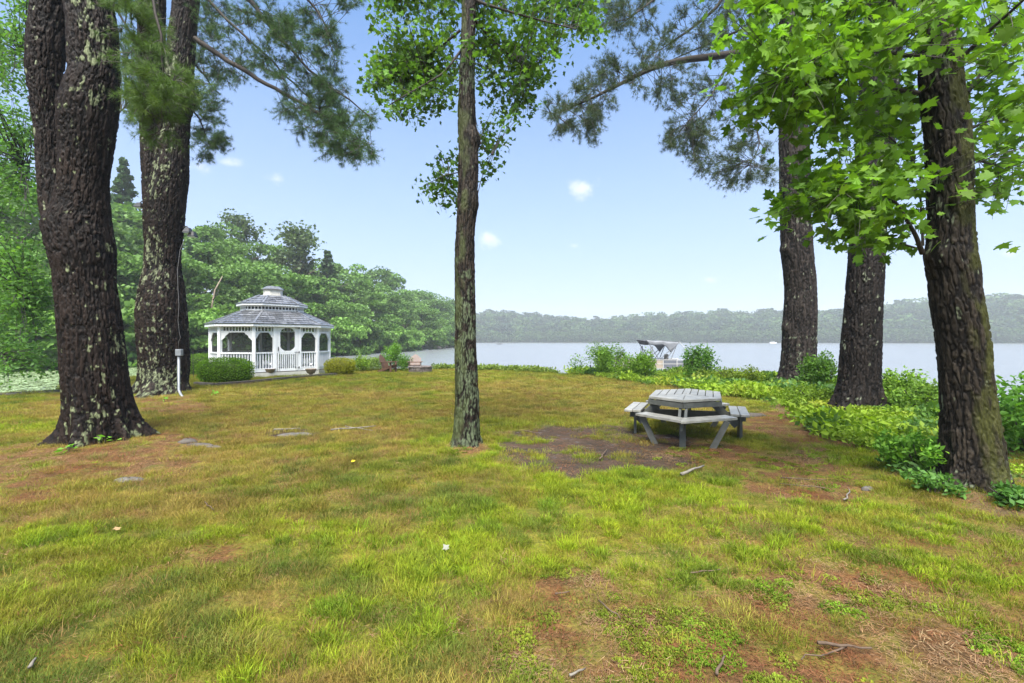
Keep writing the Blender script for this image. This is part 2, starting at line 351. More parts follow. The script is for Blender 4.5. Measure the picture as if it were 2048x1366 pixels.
def ground_colour(x, y):
    z = zones(x, y); c = turf_colour(z) * 0.62
    soil = L3(np.repeat(C_RUST[None], len(x), 0), C_MOSS, sstep(0.5, 0.62, fbm2(x, y, 5, 3, 14)) * 0.5)
    c = L3(c, soil, np.maximum(z['rust'] * 0.9, np.maximum((1 - z['far']) * 0.45, sparse(x, y) * .8))); c = L3(c, C_WET, z['wet']); c = L3(c, C_BANK, np.maximum(z['bank'] * 0.9, sstep(-0.2, 0.4, sdist(x, y))))
    return c, z

def axis(*segs):
    out = [segs[0][0]]
    for a, b, h in segs: n = max(1, round((b - a) / h)); out += list(np.linspace(a, b, n + 1)[1:])
    return np.array(out)
gx = axis((-90, -30, 5), (-30, -12, 0.6), (-12, -7, 0.16), (-7, 7.5, 0.065), (7.5, 13, 0.12), (13, 40, 1.5)); gy = axis((-45, -2, 3), (-2, 1.5, 0.3), (1.5, 12, 0.065), (12, 27, 0.14), (27, 46, 1.5))
X, Y = np.meshgrid(gx, gy); nx, ny = len(gx), len(gy); Xf, Yf = X.ravel(), Y.ravel()
gc, gzn = ground_colour(Xf, Yf); Zf = gz(Xf, Yf)
i = np.arange(ny - 1)[:, None] * nx + np.arange(nx - 1)[None, :]; quads = np.stack([i, i + 1, i + nx + 1, i + nx], 2).reshape(-1, 4)
m, t, b, out = mat_new('lawn_soil'); a = t.nodes.new('ShaderNodeAttribute'); a.attribute_name = 'col'
g = t.nodes.new('ShaderNodeTexCoord'); n1 = noise_node(t, 45, 6, g.outputs['Object'], 0.7); n2 = noise_node(t, 7, 5, g.outputs['Object'], 0.6)
mp = t.nodes.new('ShaderNodeMapping'); mp.inputs['Scale'].default_value = (0.5, 2.2, 1); mp.inputs['Rotation'].default_value = (0, 0, 0.12); t.links.new(g.outputs['Object'], mp.inputs[0]); n4 = noise_node(t, 3, 6, mp.outputs[0], 0.65)
c = mixc(t, 1.0, a.outputs['Color'], mixc(t, maprange(t, n1.outputs[0], 0.32, 0.68, 0, 1), (0.45, 0.45, 0.45), (1.5, 1.45, 1.4)), 'MULTIPLY')
c = mixc(t, 1.0, c, mixc(t, maprange(t, n2.outputs[0], 0.35, 0.65, 0, 1), (0.8, 0.86, 0.8), (1.15, 1.1, 1.1)), 'MULTIPLY')
c = mixc(t, 1.0, c, mixc(t, maprange(t, n4.outputs[0], 0.35, 0.65, 0, 1), (0.72, 0.78, 0.8), (1.22, 1.15, 1.1)), 'MULTIPLY')
t.links.new(c, b.inputs['Base Color'])
aw = t.nodes.new('ShaderNodeAttribute'); aw.attribute_name = 'wet'; n3 = noise_node(t, 5.5, 6, g.outputs['Object'])
wm = t.nodes.new('ShaderNodeMath'); wm.operation = 'MULTIPLY'; t.links.new(aw.outputs['Fac'], wm.inputs[0]); t.links.new(maprange(t, n3.outputs[0], 0.53, 0.66, 0, 1), wm.inputs[1])
t.links.new(maprange(t, wm.outputs[0], 0, 1, 0.95, 0.3), b.inputs['Roughness']); b.inputs['Specular IOR Level'].default_value = 0.1
bp = t.nodes.new('ShaderNodeBump'); bp.inputs['Strength'].default_value = 0.9; bp.inputs['Distance'].default_value = 0.02; t.links.new(n1.outputs[0], bp.inputs['Height']); t.links.new(bp.outputs[0], b.inputs['Normal'])
lawn = fast('ground', np.stack([Xf, Yf, Zf], 1), quads, m, None, gc, True, 'structure')
at = lawn.data.attributes.new('wet', 'FLOAT', 'POINT'); at.data.foreach_set('value', gzn['wet'].astype(np.float32))

# ---- lake
m, t, b, out = mat_new('lake_water'); g = t.nodes.new('ShaderNodeTexCoord')
mp = t.nodes.new('ShaderNodeMapping'); mp.inputs['Scale'].default_value = (0.55, 1.6, 1); mp.inputs['Rotation'].default_value = (0, 0, 0.15); t.links.new(g.outputs['Object'], mp.inputs[0])
w1 = noise_node(t, 1.6, 6, mp.outputs[0], 0.65); w2 = noise_node(t, 0.12, 3, mp.outputs[0]); w3 = noise_node(t, 9, 3, g.outputs['Object'])
hs = t.nodes.new('ShaderNodeMath'); hs.operation = 'MULTIPLY_ADD'; t.links.new(w1.outputs[0], hs.inputs[0]); t.links.new(maprange(t, w2.outputs[0], 0.35, 0.65, 0.35, 1.0), hs.inputs[1]); t.links.new(maprange(t, w3.outputs[0], 0, 1, 0, 0.15), hs.inputs[2])
bp = t.nodes.new('ShaderNodeBump'); bp.inputs['Strength'].default_value = 0.55; bp.inputs['Distance'].default_value = 0.10; t.links.new(hs.outputs[0], bp.inputs['Height']); t.links.new(bp.outputs[0], b.inputs['Normal'])
b.inputs['Base Color'].default_value = (0.155, 0.165, 0.175, 1); b.inputs['Roughness'].default_value = 0.22; b.inputs['IOR'].default_value = 1.33; b.inputs['Specular IOR Level'].default_value = 0.5
lx = axis((-1200, -100, 100), (-100, 100, 10), (100, 900, 100)); ly = axis((-100, 0, 20), (0, 200, 10), (200, 900, 50))
LX, LY = np.meshgrid(lx, ly); i = np.arange(len(ly) - 1)[:, None] * len(lx) + np.arange(len(lx) - 1)[None, :]
fast('lake_water', np.stack([LX.ravel(), LY.ravel(), np.full(LX.size, WATER)], 1), np.stack([i, i + 1, i + len(lx) + 1, i + len(lx)], 2).reshape(-1, 4), m, None, None, False, 'structure')

# ---- wooded hills: near shore on the left, far shore all round
def leftshore(px):   # photo column -> distance of the far bank of the cove
    return float(np.interp(px, [-900, -300, 0, 150, 260, 420, 560, 650, 740, 820, 880, 905, 960], [40, 38, 36, 40, 45, 52, 62, 72, 88, 112, 140, 165, 300]))
def skyline(px):     # photo column -> row of the tree tops
    return float(np.interp(px, [-900, -100, 60, 150, 250, 300, 380, 480, 500, 560, 610, 655, 700, 760, 800, 850, 880, 907, 940], [330, 330, 340, 360, 395, 415, 435, 440, 462, 482, 512, 512, 520, 528, 545, 568, 588, 603, 640]))
hc = plain('hill_soil', (0.05, 0.065, 0.03), (0.035, 0.045, 0.02), 0.3, 0.9)
cols = np.concatenate([np.linspace(-900, 860, 60), np.linspace(870, 925, 12)]); ks = np.array([0.97, 1.0, 1.06, 1.2, 1.5, 2.0, 2.6]); hz = np.array([-1.6, -0.5, 0.4, 2.5, 5.5, 7.5, 7.0])
V = []
for c_ in cols:
    Ys = leftshore(c_) * 1.0; top = max(0.06, min(1.0, (HZ - skyline(c_)) / 240.0)) * min(1.0, Ys / 60) * 1.35
    fade = 1 - sstep(885, 925, c_)
    for k_, h_ in zip(ks, hz): V.append(((c_ - 1024) / F * Ys * k_, Ys * k_, h_ if h_ < 0 else h_ * top * fade - 0.8 * (1 - fade)))
nk = len(ks); i = np.arange(len(cols) - 1)[:, None] * nk + np.arange(nk - 1)[None, :]
fast('hills', V, np.stack([i, i + nk, i + nk + 1, i + 1], 2).reshape(-1, 4), hc, None, None, True, 'structure')
def farshore(px): return float(np.interp(px, [-3000, 600, 900, 1050, 1400, 1600, 2000, 2600, 4000], [520, 520, 520, 560, 520, 470, 400, 330, 300]))
def farsky(px): return float(np.interp(px, [-3000, 900, 1000, 1100, 1180, 1300, 1420, 1560, 1660, 1770, 1820, 1900, 1960, 2048, 2500, 4000], [600, 628, 622, 630, 638, 630, 624, 622, 622, 612, 604, 600, 594, 585, 575, 570]))
TREEH = 15.0
cols = np.linspace(-700, 2600, 90); ks = np.array([0.985, 1.0, 1.03, 1.12, 1.25, 1.4]); V = []
for c_ in cols:
    Ys = farshore(c_); top = CAMH + (HZ - farsky(c_)) / F * Ys * 1.18 - TREEH
    for k_, h_ in zip(ks, (-1.5, -0.4, 0.05, 0.55, 1.0, 0.8)): V.append(((c_ - 1024) / F * Ys * k_, Ys * k_, h_ if h_ < 0 else h_ * top))
nk = len(ks); i = np.arange(len(cols) - 1)[:, None] * nk + np.arange(nk - 1)[None, :]
fast('hills', V, np.stack([i, i + nk, i + nk + 1, i + 1], 2).reshape(-1, 4), hc, None, None, True, 'structure')

# ------------------------------------------------------------------ scattering (only for what nobody could count)
def scatter(name, pts, rot, scl, tint, srcs, mat=None, kind='stuff'):
    n = len(pts); me = bpy.data.meshes.new(name); me.vertices.add(n); me.vertices.foreach_set('co', np.asarray(pts, np.float32).ravel())
    a = me.attributes.new('rot', 'FLOAT_VECTOR', 'POINT'); a.data.foreach_set('vector', np.asarray(rot, np.float32).ravel())
    a = me.attributes.new('scl', 'FLOAT', 'POINT'); a.data.foreach_set('value', np.asarray(scl, np.float32))
    a = me.attributes.new('pick', 'INT', 'POINT'); a.data.foreach_set('value', rng.integers(0, len(srcs), n).astype(np.int32))
    a = me.attributes.new('tint', 'FLOAT_COLOR', 'POINT'); c = np.ones((n, 4), np.float32); c[:, :3] = tint; a.data.foreach_set('color', c.ravel())
    o = link(name, me); o['kind'] = kind
    ng = bpy.data.node_groups.new(name, 'GeometryNodeTree'); ng.interface.new_socket('Geometry', in_out='INPUT', socket_type='NodeSocketGeometry'); ng.interface.new_socket('Geometry', in_out='OUTPUT', socket_type='NodeSocketGeometry')
    N = ng.nodes; Lk = ng.links; gi = N.new('NodeGroupInput'); go = N.new('NodeGroupOutput'); jn = N.new('GeometryNodeJoinGeometry')
    for s in srcs:
        oi = N.new('GeometryNodeObjectInfo'); oi.inputs['Object'].default_value = s; oi.inputs['As Instance'].default_value = True; Lk.new(oi.outputs['Geometry'], jn.inputs[0])
    ip = N.new('GeometryNodeInstanceOnPoints'); ip.inputs['Pick Instance'].default_value = True
    Lk.new(gi.outputs[0], ip.inputs['Points']); Lk.new(jn.outputs[0], ip.inputs['Instance'])
    for nm, ty, sk in (('rot', 'FLOAT_VECTOR', 'Rotation'), ('scl', 'FLOAT', 'Scale'), ('pick', 'INT', 'Instance Index')):
        na = N.new('GeometryNodeInputNamedAttribute'); na.data_type = ty; na.inputs['Name'].default_value = nm; Lk.new(na.outputs['Attribute'], ip.inputs[sk])
    Lk.new(ip.outputs[0], go.inputs[0]); md = o.modifiers.new('scatter', 'NODES'); md.node_group = ng
    return o
def source(name, V, Fc, mat, col=None):
    o = fast(name, V, Fc, mat, None, col); COL.objects.unlink(o); return o

# ---- grass
def tuft(nb, rad, hmin, hmax, wid, lean, seed, seg=2):
    r = np.random.default_rng(seed); V = []; Fc = []
    for k in range(nb):
        a = r.uniform(0, 6.283); d = rad * math.sqrt(r.uniform()); bx, by = d * math.cos(a), d * math.sin(a)
        h = r.uniform(hmin, hmax); o = a + r.normal(0, 0.8); ln = lean * r.uniform(0.3, 1.3) * h; w = wid * r.uniform(0.7, 1.3); f = r.uniform(0, 6.283)
        sx, sy = math.cos(f) * w / 2, math.sin(f) * w / 2; b0 = len(V)
        V += [(bx - sx, by - sy, -0.01), (bx + sx, by + sy, -0.01)]
        mx, my = bx + math.cos(o) * ln * 0.35, by + math.sin(o) * ln * 0.35
        V += [(mx - sx * .8, my - sy * .8, h * 0.6), (mx + sx * .8, my + sy * .8, h * 0.6), (bx + math.cos(o) * ln, by + math.sin(o) * ln, h * r.uniform(0.8, 1.0))]
        Fc += [(b0, b0 + 1, b0 + 3), (b0, b0 + 3, b0 + 2), (b0 + 2, b0 + 3, b0 + 4)]
    return np.array(V), np.array(Fc)
lush_s = [source('grass_clump', *tuft(26, 0.055, 0.035, 0.08, 0.0048, 0.8, 100 + k), M['grass']) for k in range(4)]
fine_s = [source('grass_sward', *tuft(46, 0.10, 0.022, 0.058, 0.0032, 1.1, 200 + k), M['grass']) for k in range(4)]
wisp_s = [source('grass_wisp', *tuft(34, 0.09, 0.03, 0.07, 0.0022, 1.5, 300 + k), M['grass']) for k in range(3)]
def field(y0, y1, dens, side=1.22):
    n = int(side * (y1**2 - y0**2) * dens); y = np.sqrt(rng.uniform(y0**2, y1**2, n)); x = rng.uniform(-side, side, n) * y
    k = sdist(x, y) < 0.15; return x[k], y[k]
def lay(bands, fn):
    PX, RT, SC, TT = [], [], [], []
    for y0, y1, dens, s in bands:
        x, y = field(y0, y1, dens); z = zones(x, y); p, sc, c = fn(x, y, z); k = rng.uniform(0, 1, len(x)) < p; x, y = x[k], y[k]
        PX.append(np.stack([x, y, gz(x, y)], 1)); n = len(x); RT.append(np.stack([rng.normal(0, .12, n), rng.normal(0, .12, n), rng.uniform(0, 6.28, n)], 1))
        SC.append(sc[k] * s * rng.uniform(0.75, 1.25, n)); TT.append(c[k] * rng.uniform(0.55, 1.3, (n, 1)) * (1 + rng.normal(0, 0.05, (n, 3))))
    return np.concatenate(PX), np.concatenate(RT), np.concatenate(SC), np.clip(np.concatenate(TT), 0.004, 0.6)
def f_fine(x, y, z):
    bare = np.clip(z['rust'] * 0.95 + z['wet'] * (1 - .5 * sstep(.52, .6, fbm2(x, y, 3, 3, 66))) + z['bank'] * (.25 + .75 * sstep(5, 7.5, y)), 0, 1); c = turf_colour(z)
    cl = fbm2(x, y, 5.5, 2, 101); hu = fbm2(x, y, 2.6, 3, 111); sp = sparse(x, y)
    c = L3(c, np.array([0.20, 0.115, 0.038]), sstep(.54, .66, hu) * .4); c = L3(c, np.array([0.075, 0.115, 0.03]), sstep(.46, .36, hu) * .6)
    return (1 - bare) * (1 - .5 * sp) * (0.42 + 0.58 * sstep(0.38, 0.52, cl)), 0.55 + 0.65 * sstep(.35, .68, cl), c
def f_lush(x, y, z):
    c = L3(np.repeat(C_LUSH[None], len(x), 0), np.array([0.15, 0.215, 0.02]), sstep(0.4, 0.65, z['n2']))
    c = L3(c, C_DARK * 1.2, z['dark'] * 0.6); clump = sstep(0, 0.1, fbm2(x, y, 4.6, 2, 33) - .49 - .06 * sparse(x, y))
    p = clump * (0.12 + 0.88 * z['lush']) * (1 - 0.75 * z['rust']) * (1 - z['wet']) * (1 - z['bank'] * 0.8 * sstep(4.5, 7, y)) * (1 - 0.7 * z['straw']) * (1 - 0.6 * z['far'])
    return p, 0.65 + 0.5 * clump * z['lush'], c
def f_wisp(x, y, z):
    c = L3(np.repeat((C_STRAW * 0.85)[None], len(x), 0), np.array([0.20, 0.12, 0.055]), sstep(0.4, 0.6, z['n2']))
    p = (0.14 + 0.6 * z['straw'] + 0.25 * sstep(0.5, 0.62, z['n1'])) * (1 - z['wet'] * 0.9) * (1 - z['bank']) * (1 - 0.55 * z['lush']) * (1 - 0.85 * z['rust']) * (1 - .5 * sparse(x, y))
    return p, np.ones(len(x)), c
scatter('grass', *lay([(1.7, 4.2, 560, 0.85), (4.2, 8, 330, 0.95), (8, 14, 130, 1.2), (14, 27, 40, 1.6)], f_fine), fine_s)
scatter('lush_grass', *lay([(1.7, 4.2, 560, 0.8), (4.2, 8, 330, 0.9), (8, 14, 60, 1.1), (14, 25, 14, 1.4)], f_lush), lush_s)
scatter('dry_grass', *lay([(1.7, 4.2, 330, 0.85), (4.2, 8, 170, 1.0), (8, 14, 50, 1.3), (14, 26, 14, 1.7)], f_wisp), wisp_s)
# fallen pine needles and litter on the bare patches
def needle_src(seed):
    r = np.random.default_rng(seed); V = []; Fc = []
    for k in range(30):
        a = r.uniform(0, 6.28); l = r.uniform(0.03, 0.06); x, y = r.normal(0, 0.07, 2); z = r.uniform(0.001, 0.012); w = 0.0016; c, s = math.cos(a), math.sin(a); b0 = len(V)
        V += [(x - s * w, y + c * w, z), (x + s * w, y - c * w, z), (x + c * l, y + s * l, z + r.uniform(-.003, .008))]; Fc.append((b0, b0 + 1, b0 + 2))
    return np.array(V), np.array(Fc)
nd_s = [source('fallen_needles', *needle_src(400 + k), M['grass']) for k in range(3)]
def f_need(x, y, z):
    c = L3(np.repeat(np.array([0.19, 0.078, 0.037])[None], len(x), 0), np.array([0.28, 0.18, 0.10]), sstep(0.42, 0.62, z['n2']))
    return np.clip(z['rust'] + 0.25 * z['wet'] + 0.3 * z['bank'] + 0.10 + .5 * sparse(x, y), 0, 1), np.ones(len(x)), c
scatter('pine_needle_litter', *lay([(1.7, 5, 200, 1), (5, 11, 90, 1.2), (11, 16, 20, 1.6)], f_need), nd_s)
def moss_src(seed):
    r = np.random.default_rng(seed); V = []; Fc = []
    for k in range(36):
        a = r.uniform(0, 6.28); d = 0.05 * math.sqrt(r.uniform()); x, y = d * math.cos(a), d * math.sin(a); h = r.uniform(0.008, 0.02)
        for q in range(3):
            t_ = r.uniform(0, 6.28); b0 = len(V); V += [(x, y, h * .3), (x + .009 * math.cos(t_ - .4), y + .009 * math.sin(t_ - .4), h), (x + .009 * math.cos(t_ + .4), y + .009 * math.sin(t_ + .4), h)]; Fc.append((b0, b0 + 1, b0 + 2))
    return np.array(V), np.array(Fc)
ms_s = [source('moss_tuft', *moss_src(500 + k), M['grass']) for k in range(3)]
def f_moss(x, y, z):
    m_ = sstep(0.48, 0.6, fbm2(x, y, 3.0, 3, 44)); u, v = topx(x, y)
    c = L3(np.repeat(np.array([0.15, 0.19, 0.02])[None], len(x), 0), np.array([0.12, 0.20, 0.016]), sstep(0.58, 0.64, fbm2(x, y, 2, 2, 45)))
    return np.clip(m_ * z['rust'] * (0.3 + 0.7 * sstep(1100, 1220, v)), 0, 1) * (u > 900), np.ones(len(x)), c
scatter('moss', *lay([(1.7, 3.6, 420, 1), (3.6, 7, 130, 1.2)], f_moss), ms_s)

# ------------------------------------------------------------------ trees near the camera
def trunk(name, rows, Y, mat, parent, style, nang=220, dz=0.016, ztop=9.0, dep=0.03, lich=0.3, lichc=(0.30, 0.34, 0.22), flare=0.35, seed=1, dark=(0.003, 0.0022, 0.0018), light=(0.027, 0.0175, 0.013), plate=9.0, moss=None, burls=(), lz=()):
    """rows: photo row, left edge, right edge of the trunk; Y: its distance. Bark is real relief: furrows between long plates."""
    rows = sorted(rows); zr = np.array([CAMH - (r[0] - HZ) / F * Y for r in rows]); cx = np.array([((r[1] + r[2]) / 2 - 1024) / F * Y for r in rows]); rr = np.array([(r[2] - r[1]) / 2 / F * Y for r in rows])
    o = np.argsort(zr); zr, cx, rr = zr[o], cx[o], rr[o]
    rr = rr * Y / np.hypot(cx, Y)      # a round trunk off to the side shows wider than it is
    z0, z1 = min(zr[0], -0.12), ztop; z = np.arange(z0, z1, dz); tz = zr[-1]
    sl = (cx[-1] - cx[-3]) / (zr[-1] - zr[-3] + 1e-6)
    C = np.where(z > tz, cx[-1] + np.clip(sl, -0.06, 0.06) * (z - tz), np.interp(z, zr, cx)); Rr = np.where(z > tz, rr[-1] * np.maximum(0.35, 1 - 0.06 * (z - tz)), np.interp(z, zr, rr))
    k = np.ones(9) / 9
    C = np.convolve(np.pad(C, 4, mode='edge'), k, 'valid'); Rr = np.convolve(np.pad(Rr, 4, mode='edge'), k, 'valid')
    th = np.linspace(0, 2 * np.pi, nang, endpoint=False); T, Z = np.meshgrid(th, z); r0 = np.repeat(Rr[:, None], nang, 1)
    base = np.exp(-np.maximum(Z, 0) / 0.28); rs = np.random.default_rng(seed); lob = sum(rs.uniform(.3, 1) * np.maximum(0, np.cos((T - rs.uniform(0, 6.28)) * q / 1.0)) ** 3 for q in (1, 2, 3, 5))
    r0 = r0 * (1 + flare * base * (lob - 0.35) * 0.75)
    ct, st = np.cos(T), np.sin(T); q = np.stack([(ct * r0).ravel(), (st * r0).ravel(), Z.ravel()], 1)
    low = fbm(q * np.array([1.3, 1.3, 0.9]), 3, seed) - 0.5
    wq = q + np.stack([low * 0.10, low * 0.10, low * 0], 1)
    rag = np.stack([fbm(q * np.array([30, 30, 14]), 2, seed + 40), fbm(q * np.array([30, 30, 14]), 2, seed + 50), fbm(q * np.array([30, 30, 14]), 2, seed + 60)], 1) - 0.5
    if style == 'pine':      # irregular upright plates split by deep cracks, cracked again on a finer scale
        pl_ = wq * np.array([plate, plate, plate * 0.12]) * 1.75 + rag * 0.75; f1, f2, cid = voro(pl_, seed); g1, g2, gid = voro(pl_ * np.array([2.1, 2.1, 2.9]) + 3.3, seed + 5)
        h = sstep(0.0, 0.26, f2 - f1) * (0.66 + 0.34 * cid) * (0.62 + 0.38 * sstep(0.0, 0.22, g2 - g1)) * (0.85 + 0.3 * gid)
    else:                    # narrow flaky ridges
        pl_ = wq * np.array([plate, plate, plate * 0.15]) * 1.55 + rag * 0.8; f1, f2, cid = voro(pl_, seed); g1, g2, gid = voro(pl_ * np.array([1.9, 1.9, 3.2]) + 3.3, seed + 5)
        h = sstep(0.0, 0.3, f2 - f1) * (0.6 + 0.4 * cid) * (0.6 + 0.4 * sstep(0.0, 0.25, g2 - g1)) * (0.82 + 0.36 * gid)
    h = np.clip(h, 0, 1)
    fine = fbm(q * np.array([40, 40, 18]), 3, seed + 7)
    disp = dep * (h - 0.75) + dep * 0.35 * (fine - 0.5) + low * r0.ravel() * 0.12
    for (ba, bz, br, bh) in burls:
        bp_ = np.exp(-((np.angle(np.exp(1j * (T.ravel() - ba))) * r0.ravel())**2 + (Z.ravel() - bz)**2) / br**2); disp = disp + bh * bp_
    rad = r0.ravel() + disp
    tone = np.clip(h * (0.45 + 0.9 * fine) * (0.75 + 0.5 * vnoise(q * 2.3, seed + 9)), 0, 1); col = np.array(dark) + (np.array(light) - np.array(dark)) * tone[:, None]
    ls = fbm(q * np.array([13, 13, 8]), 3, seed + 11); lr = fbm(q * np.array([1.1, 1.1, 0.7]), 2, seed + 12)
    boost = 0.06 * base.ravel()
    for (la, lzz, lw, lh, am) in lz: boost = boost + am * np.exp(-(np.angle(np.exp(1j * (T.ravel() - R(la)))) * r0.ravel() / lw)**2 - ((Z.ravel() - lzz) / lh)**2)
    lm = sstep(0.0, 0.03, ls - (0.765 - lich * 0.36 * sstep(0.3, 0.7, lr) - boost)) * sstep(0.1, 0.5, h)
    lc = np.array(lichc) * (0.65 + 0.7 * vnoise(q * 22, seed + 14))[:, None]; col = col + (lc - col) * (lm * 0.85)[:, None]
    if moss is not None:
        ma, mc, ms = moss; mm = sstep(0.35, 0.62, fbm(q * np.array([9, 9, 4]), 3, seed + 15) * (0.65 + 0.5 * np.cos(T.ravel() - ma))) * ms; col = col + (np.array(mc) - col) * mm[:, None]
    V = np.stack([np.repeat(C[:, None], nang, 1).ravel() + rad * ct.ravel(), Y + rad * st.ravel(), Z.ravel()], 1)
    i = np.arange(len(z) - 1)[:, None] * nang; kk = np.arange(nang)[None, :]; k2 = (kk + 1) % nang
    Q = np.stack([i + kk, i + k2, i + nang + k2, i + nang + kk], 2).reshape(-1, 4)
    return fast(name, V, Q, mat, parent, col, True)

TH = {}
def bz_(k): x, y, r = TREES[k]; return (x, y, gz1(x, y))
TH['left'] = thing('pine_tree', 'huge twin stemmed pine with dark furrowed bark and pale lichen nearest on the left', 'tree', bz_('left'))
trunk('trunk', [(0, 125, 232), (60, 131, 240), (150, 137, 243), (200, 118, 242), (250, 112, 238), (300, 112, 229), (360, 112, 223), (420, 100, 225), (450, 82, 230), (500, 91, 238), (550, 103, 236), (600, 109, 242), (650, 113, 250), (700, 117, 256), (750, 121, 261), (800, 126, 267), (850, 129, 278), (880, 127, 292), (905, 118, 306), (925, 112, 312)], 7.3, M['bark'], TH['left'], 'pine', 300, 0.016, 9.5, 0.034, 0.40, (0.20, 0.235, 0.13), 1.0, 3, plate=8, lz=[(-48, 6.4, .22, .75, .22), (-55, 5.3, .25, .5, .14), (-100, 5.0, .3, .4, .05), (-80, .4, .6, .4, .08), (-60, 2.6, .3, .5, .04)])
trunk('stem', [(0, 60, 140), (80, 52, 134), (140, 49, 130), (200, 55, 126), (250, 65, 124), (300, 68, 126), (400, 74, 140), (450, 84, 155), (500, 95, 180), (560, 112, 190), (620, 125, 190)], 7.72, M['bark'], TH['left'], 'pine', 240, 0.018, 9.5, 0.034, 0.16, (0.28, 0.32, 0.20), 0, 8, plate=8)
TH['left2'] = thing('pine_tree', 'big forked pine with floodlights and a white wire behind the nearest pine', 'tree', bz_('left2'))
trunk('trunk', [(0, 346, 400), (50, 339, 395), (100, 332, 392), (150, 329, 390), (200, 323, 389), (235, 318, 382), (300, 311, 380), (350, 303, 380), (400, 288, 375), (450, 286, 370), (500, 288, 364), (540, 286, 364), (570, 278, 371), (620, 269, 377), (680, 271, 380), (720, 276, 382), (760, 276, 382), (785, 270, 386), (800, 262, 392), (815, 258, 396)], 14.0, M['bark'], TH['left2'], 'pine', 240, 0.026, 12.5, 0.045, 0.45, (0.20, 0.235, 0.14), 0.8, 13, plate=6, lz=[(-80, 9.0, .35, 1.3, .13), (-90, 6.8, .5, .6, .2), (-75, 4.2, .4, .6, .12), (-90, .6, .8, .5, .17)], burls=[(R(-10), 8.9, 0.3, 0.10)])
trunk('stem', [(0, 276, 333), (100, 274, 332), (200, 278, 330), (290, 279, 330), (400, 285, 335), (450, 290, 340), (500, 300, 345), (560, 310, 350)], 14.15, M['bark'], TH['left2'], 'pine', 200, 0.03, 12.5, 0.045, 0.2, (0.28, 0.32, 0.21), 0, 18, plate=6)
TH['mid'] = thing('maple_tree', 'slender maple with lichen covered bark standing alone mid lawn', 'tree', bz_('mid'))
trunk('trunk', [(0, 924, 952), (80, 922, 951), (150, 918, 950), (230, 915, 952), (300, 917, 956), (340, 916, 958), (370, 915, 956), (420, 913, 953), (460, 911, 950), (500, 909, 950), (600, 909, 952), (700, 909, 953), (800, 911, 958), (870, 910, 960), (890, 908, 966), (905, 905, 972), (920, 903, 976)], 6.95, M['bark'], TH['mid'], 'flaky', 150, 0.014, 8.6, 0.016, 0.95, (0.10, 0.13, 0.075), 0.7, 23, (0.005, 0.004, 0.003), (0.052, 0.040, 0.030), 16, moss=(R(200), (0.075, 0.095, 0.035), 0.6), burls=[(R(-20), 4.72, 0.13, 0.06), (R(-25), 3.75, 0.2, 0.035)])
TH['right'] = thing('oak_tree', 'mossy leaning oak trunk nearest on the right with broad green leaves', 'tree', bz_('right'))
trunk('trunk', [(0, 1841, 1920), (60, 1837, 1915), (100, 1832, 1925), (150, 1832, 1929), (200, 1836, 1935), (250, 1842, 1943), (300, 1845, 1947), (400, 1850, 1950), (480, 1849, 1953), (510, 1845, 1956), (540, 1850, 1962), (600, 1855, 1969), (650, 1862, 1979), (700, 1868, 1985), (750, 1872, 1990), (820, 1875, 2001), (880, 1875, 2012), (930, 1872, 2020), (960, 1866, 2028), (1000, 1858, 2040)], 4.98, M['bark'], TH['right'], 'flaky', 260, 0.011, 5.6, 0.022, 0.36, (0.17, 0.20, 0.13), 0.55, 33, (0.004, 0.0032, 0.0025), (0.050, 0.040, 0.029), 13, moss=(R(-40), (0.05, 0.055, 0.012), 0.85), burls=[(R(185), 2.55, 0.14, 0.05)])
TH['right2'] = thing('pine_tree', 'straight dark pine trunk beside the nearest oak, leafy bough in front', 'tree', bz_('right2'))
trunk('trunk', [(0, 1728, 1812), (150, 1718, 1802), (300, 1709, 1789), (400, 1704, 1779), (500, 1695, 1772), (600, 1687, 1768), (700, 1678, 1764), (760, 1673, 1762), (790, 1664, 1764), (810, 1655, 1768), (835, 1645, 1778)], 10.3, M['bark'], TH['right2'], 'pine', 200, 0.02, 10.0, 0.034, 0.22, (0.20, 0.23, 0.16), 0.8, 43, (0.004, 0.0034, 0.003), (0.027, 0.021, 0.0175), 8)
TH['right3'] = thing('pine_tree', 'farthest pine of the lake bank with knobbly grey trunk and long limb over the water', 'tree', bz_('right3'))
trunk('trunk', [(0, 1556, 1604), (150, 1556, 1606), (320, 1557, 1621), (400, 1558, 1620), (480, 1560, 1627), (530, 1564, 1630), (580, 1568, 1634), (640, 1564, 1635), (700, 1562, 1634), (740, 1558, 1634), (765, 1549, 1638), (785, 1540, 1643)], 15.6, M['bark'], TH['right3'], 'pine', 180, 0.03, 13.5, 0.04, 0.25, (0.20, 0.23, 0.16), 0.7, 53, (0.005, 0.0042, 0.0036), (0.052, 0.042, 0.036), 6, burls=[(R(185), 4.75, 0.22, 0.1), (R(180), 2.1, 0.2, 0.09), (R(-5), 7.2, 0.25, 0.08), (R(5), 3.2, 0.2, 0.05)])

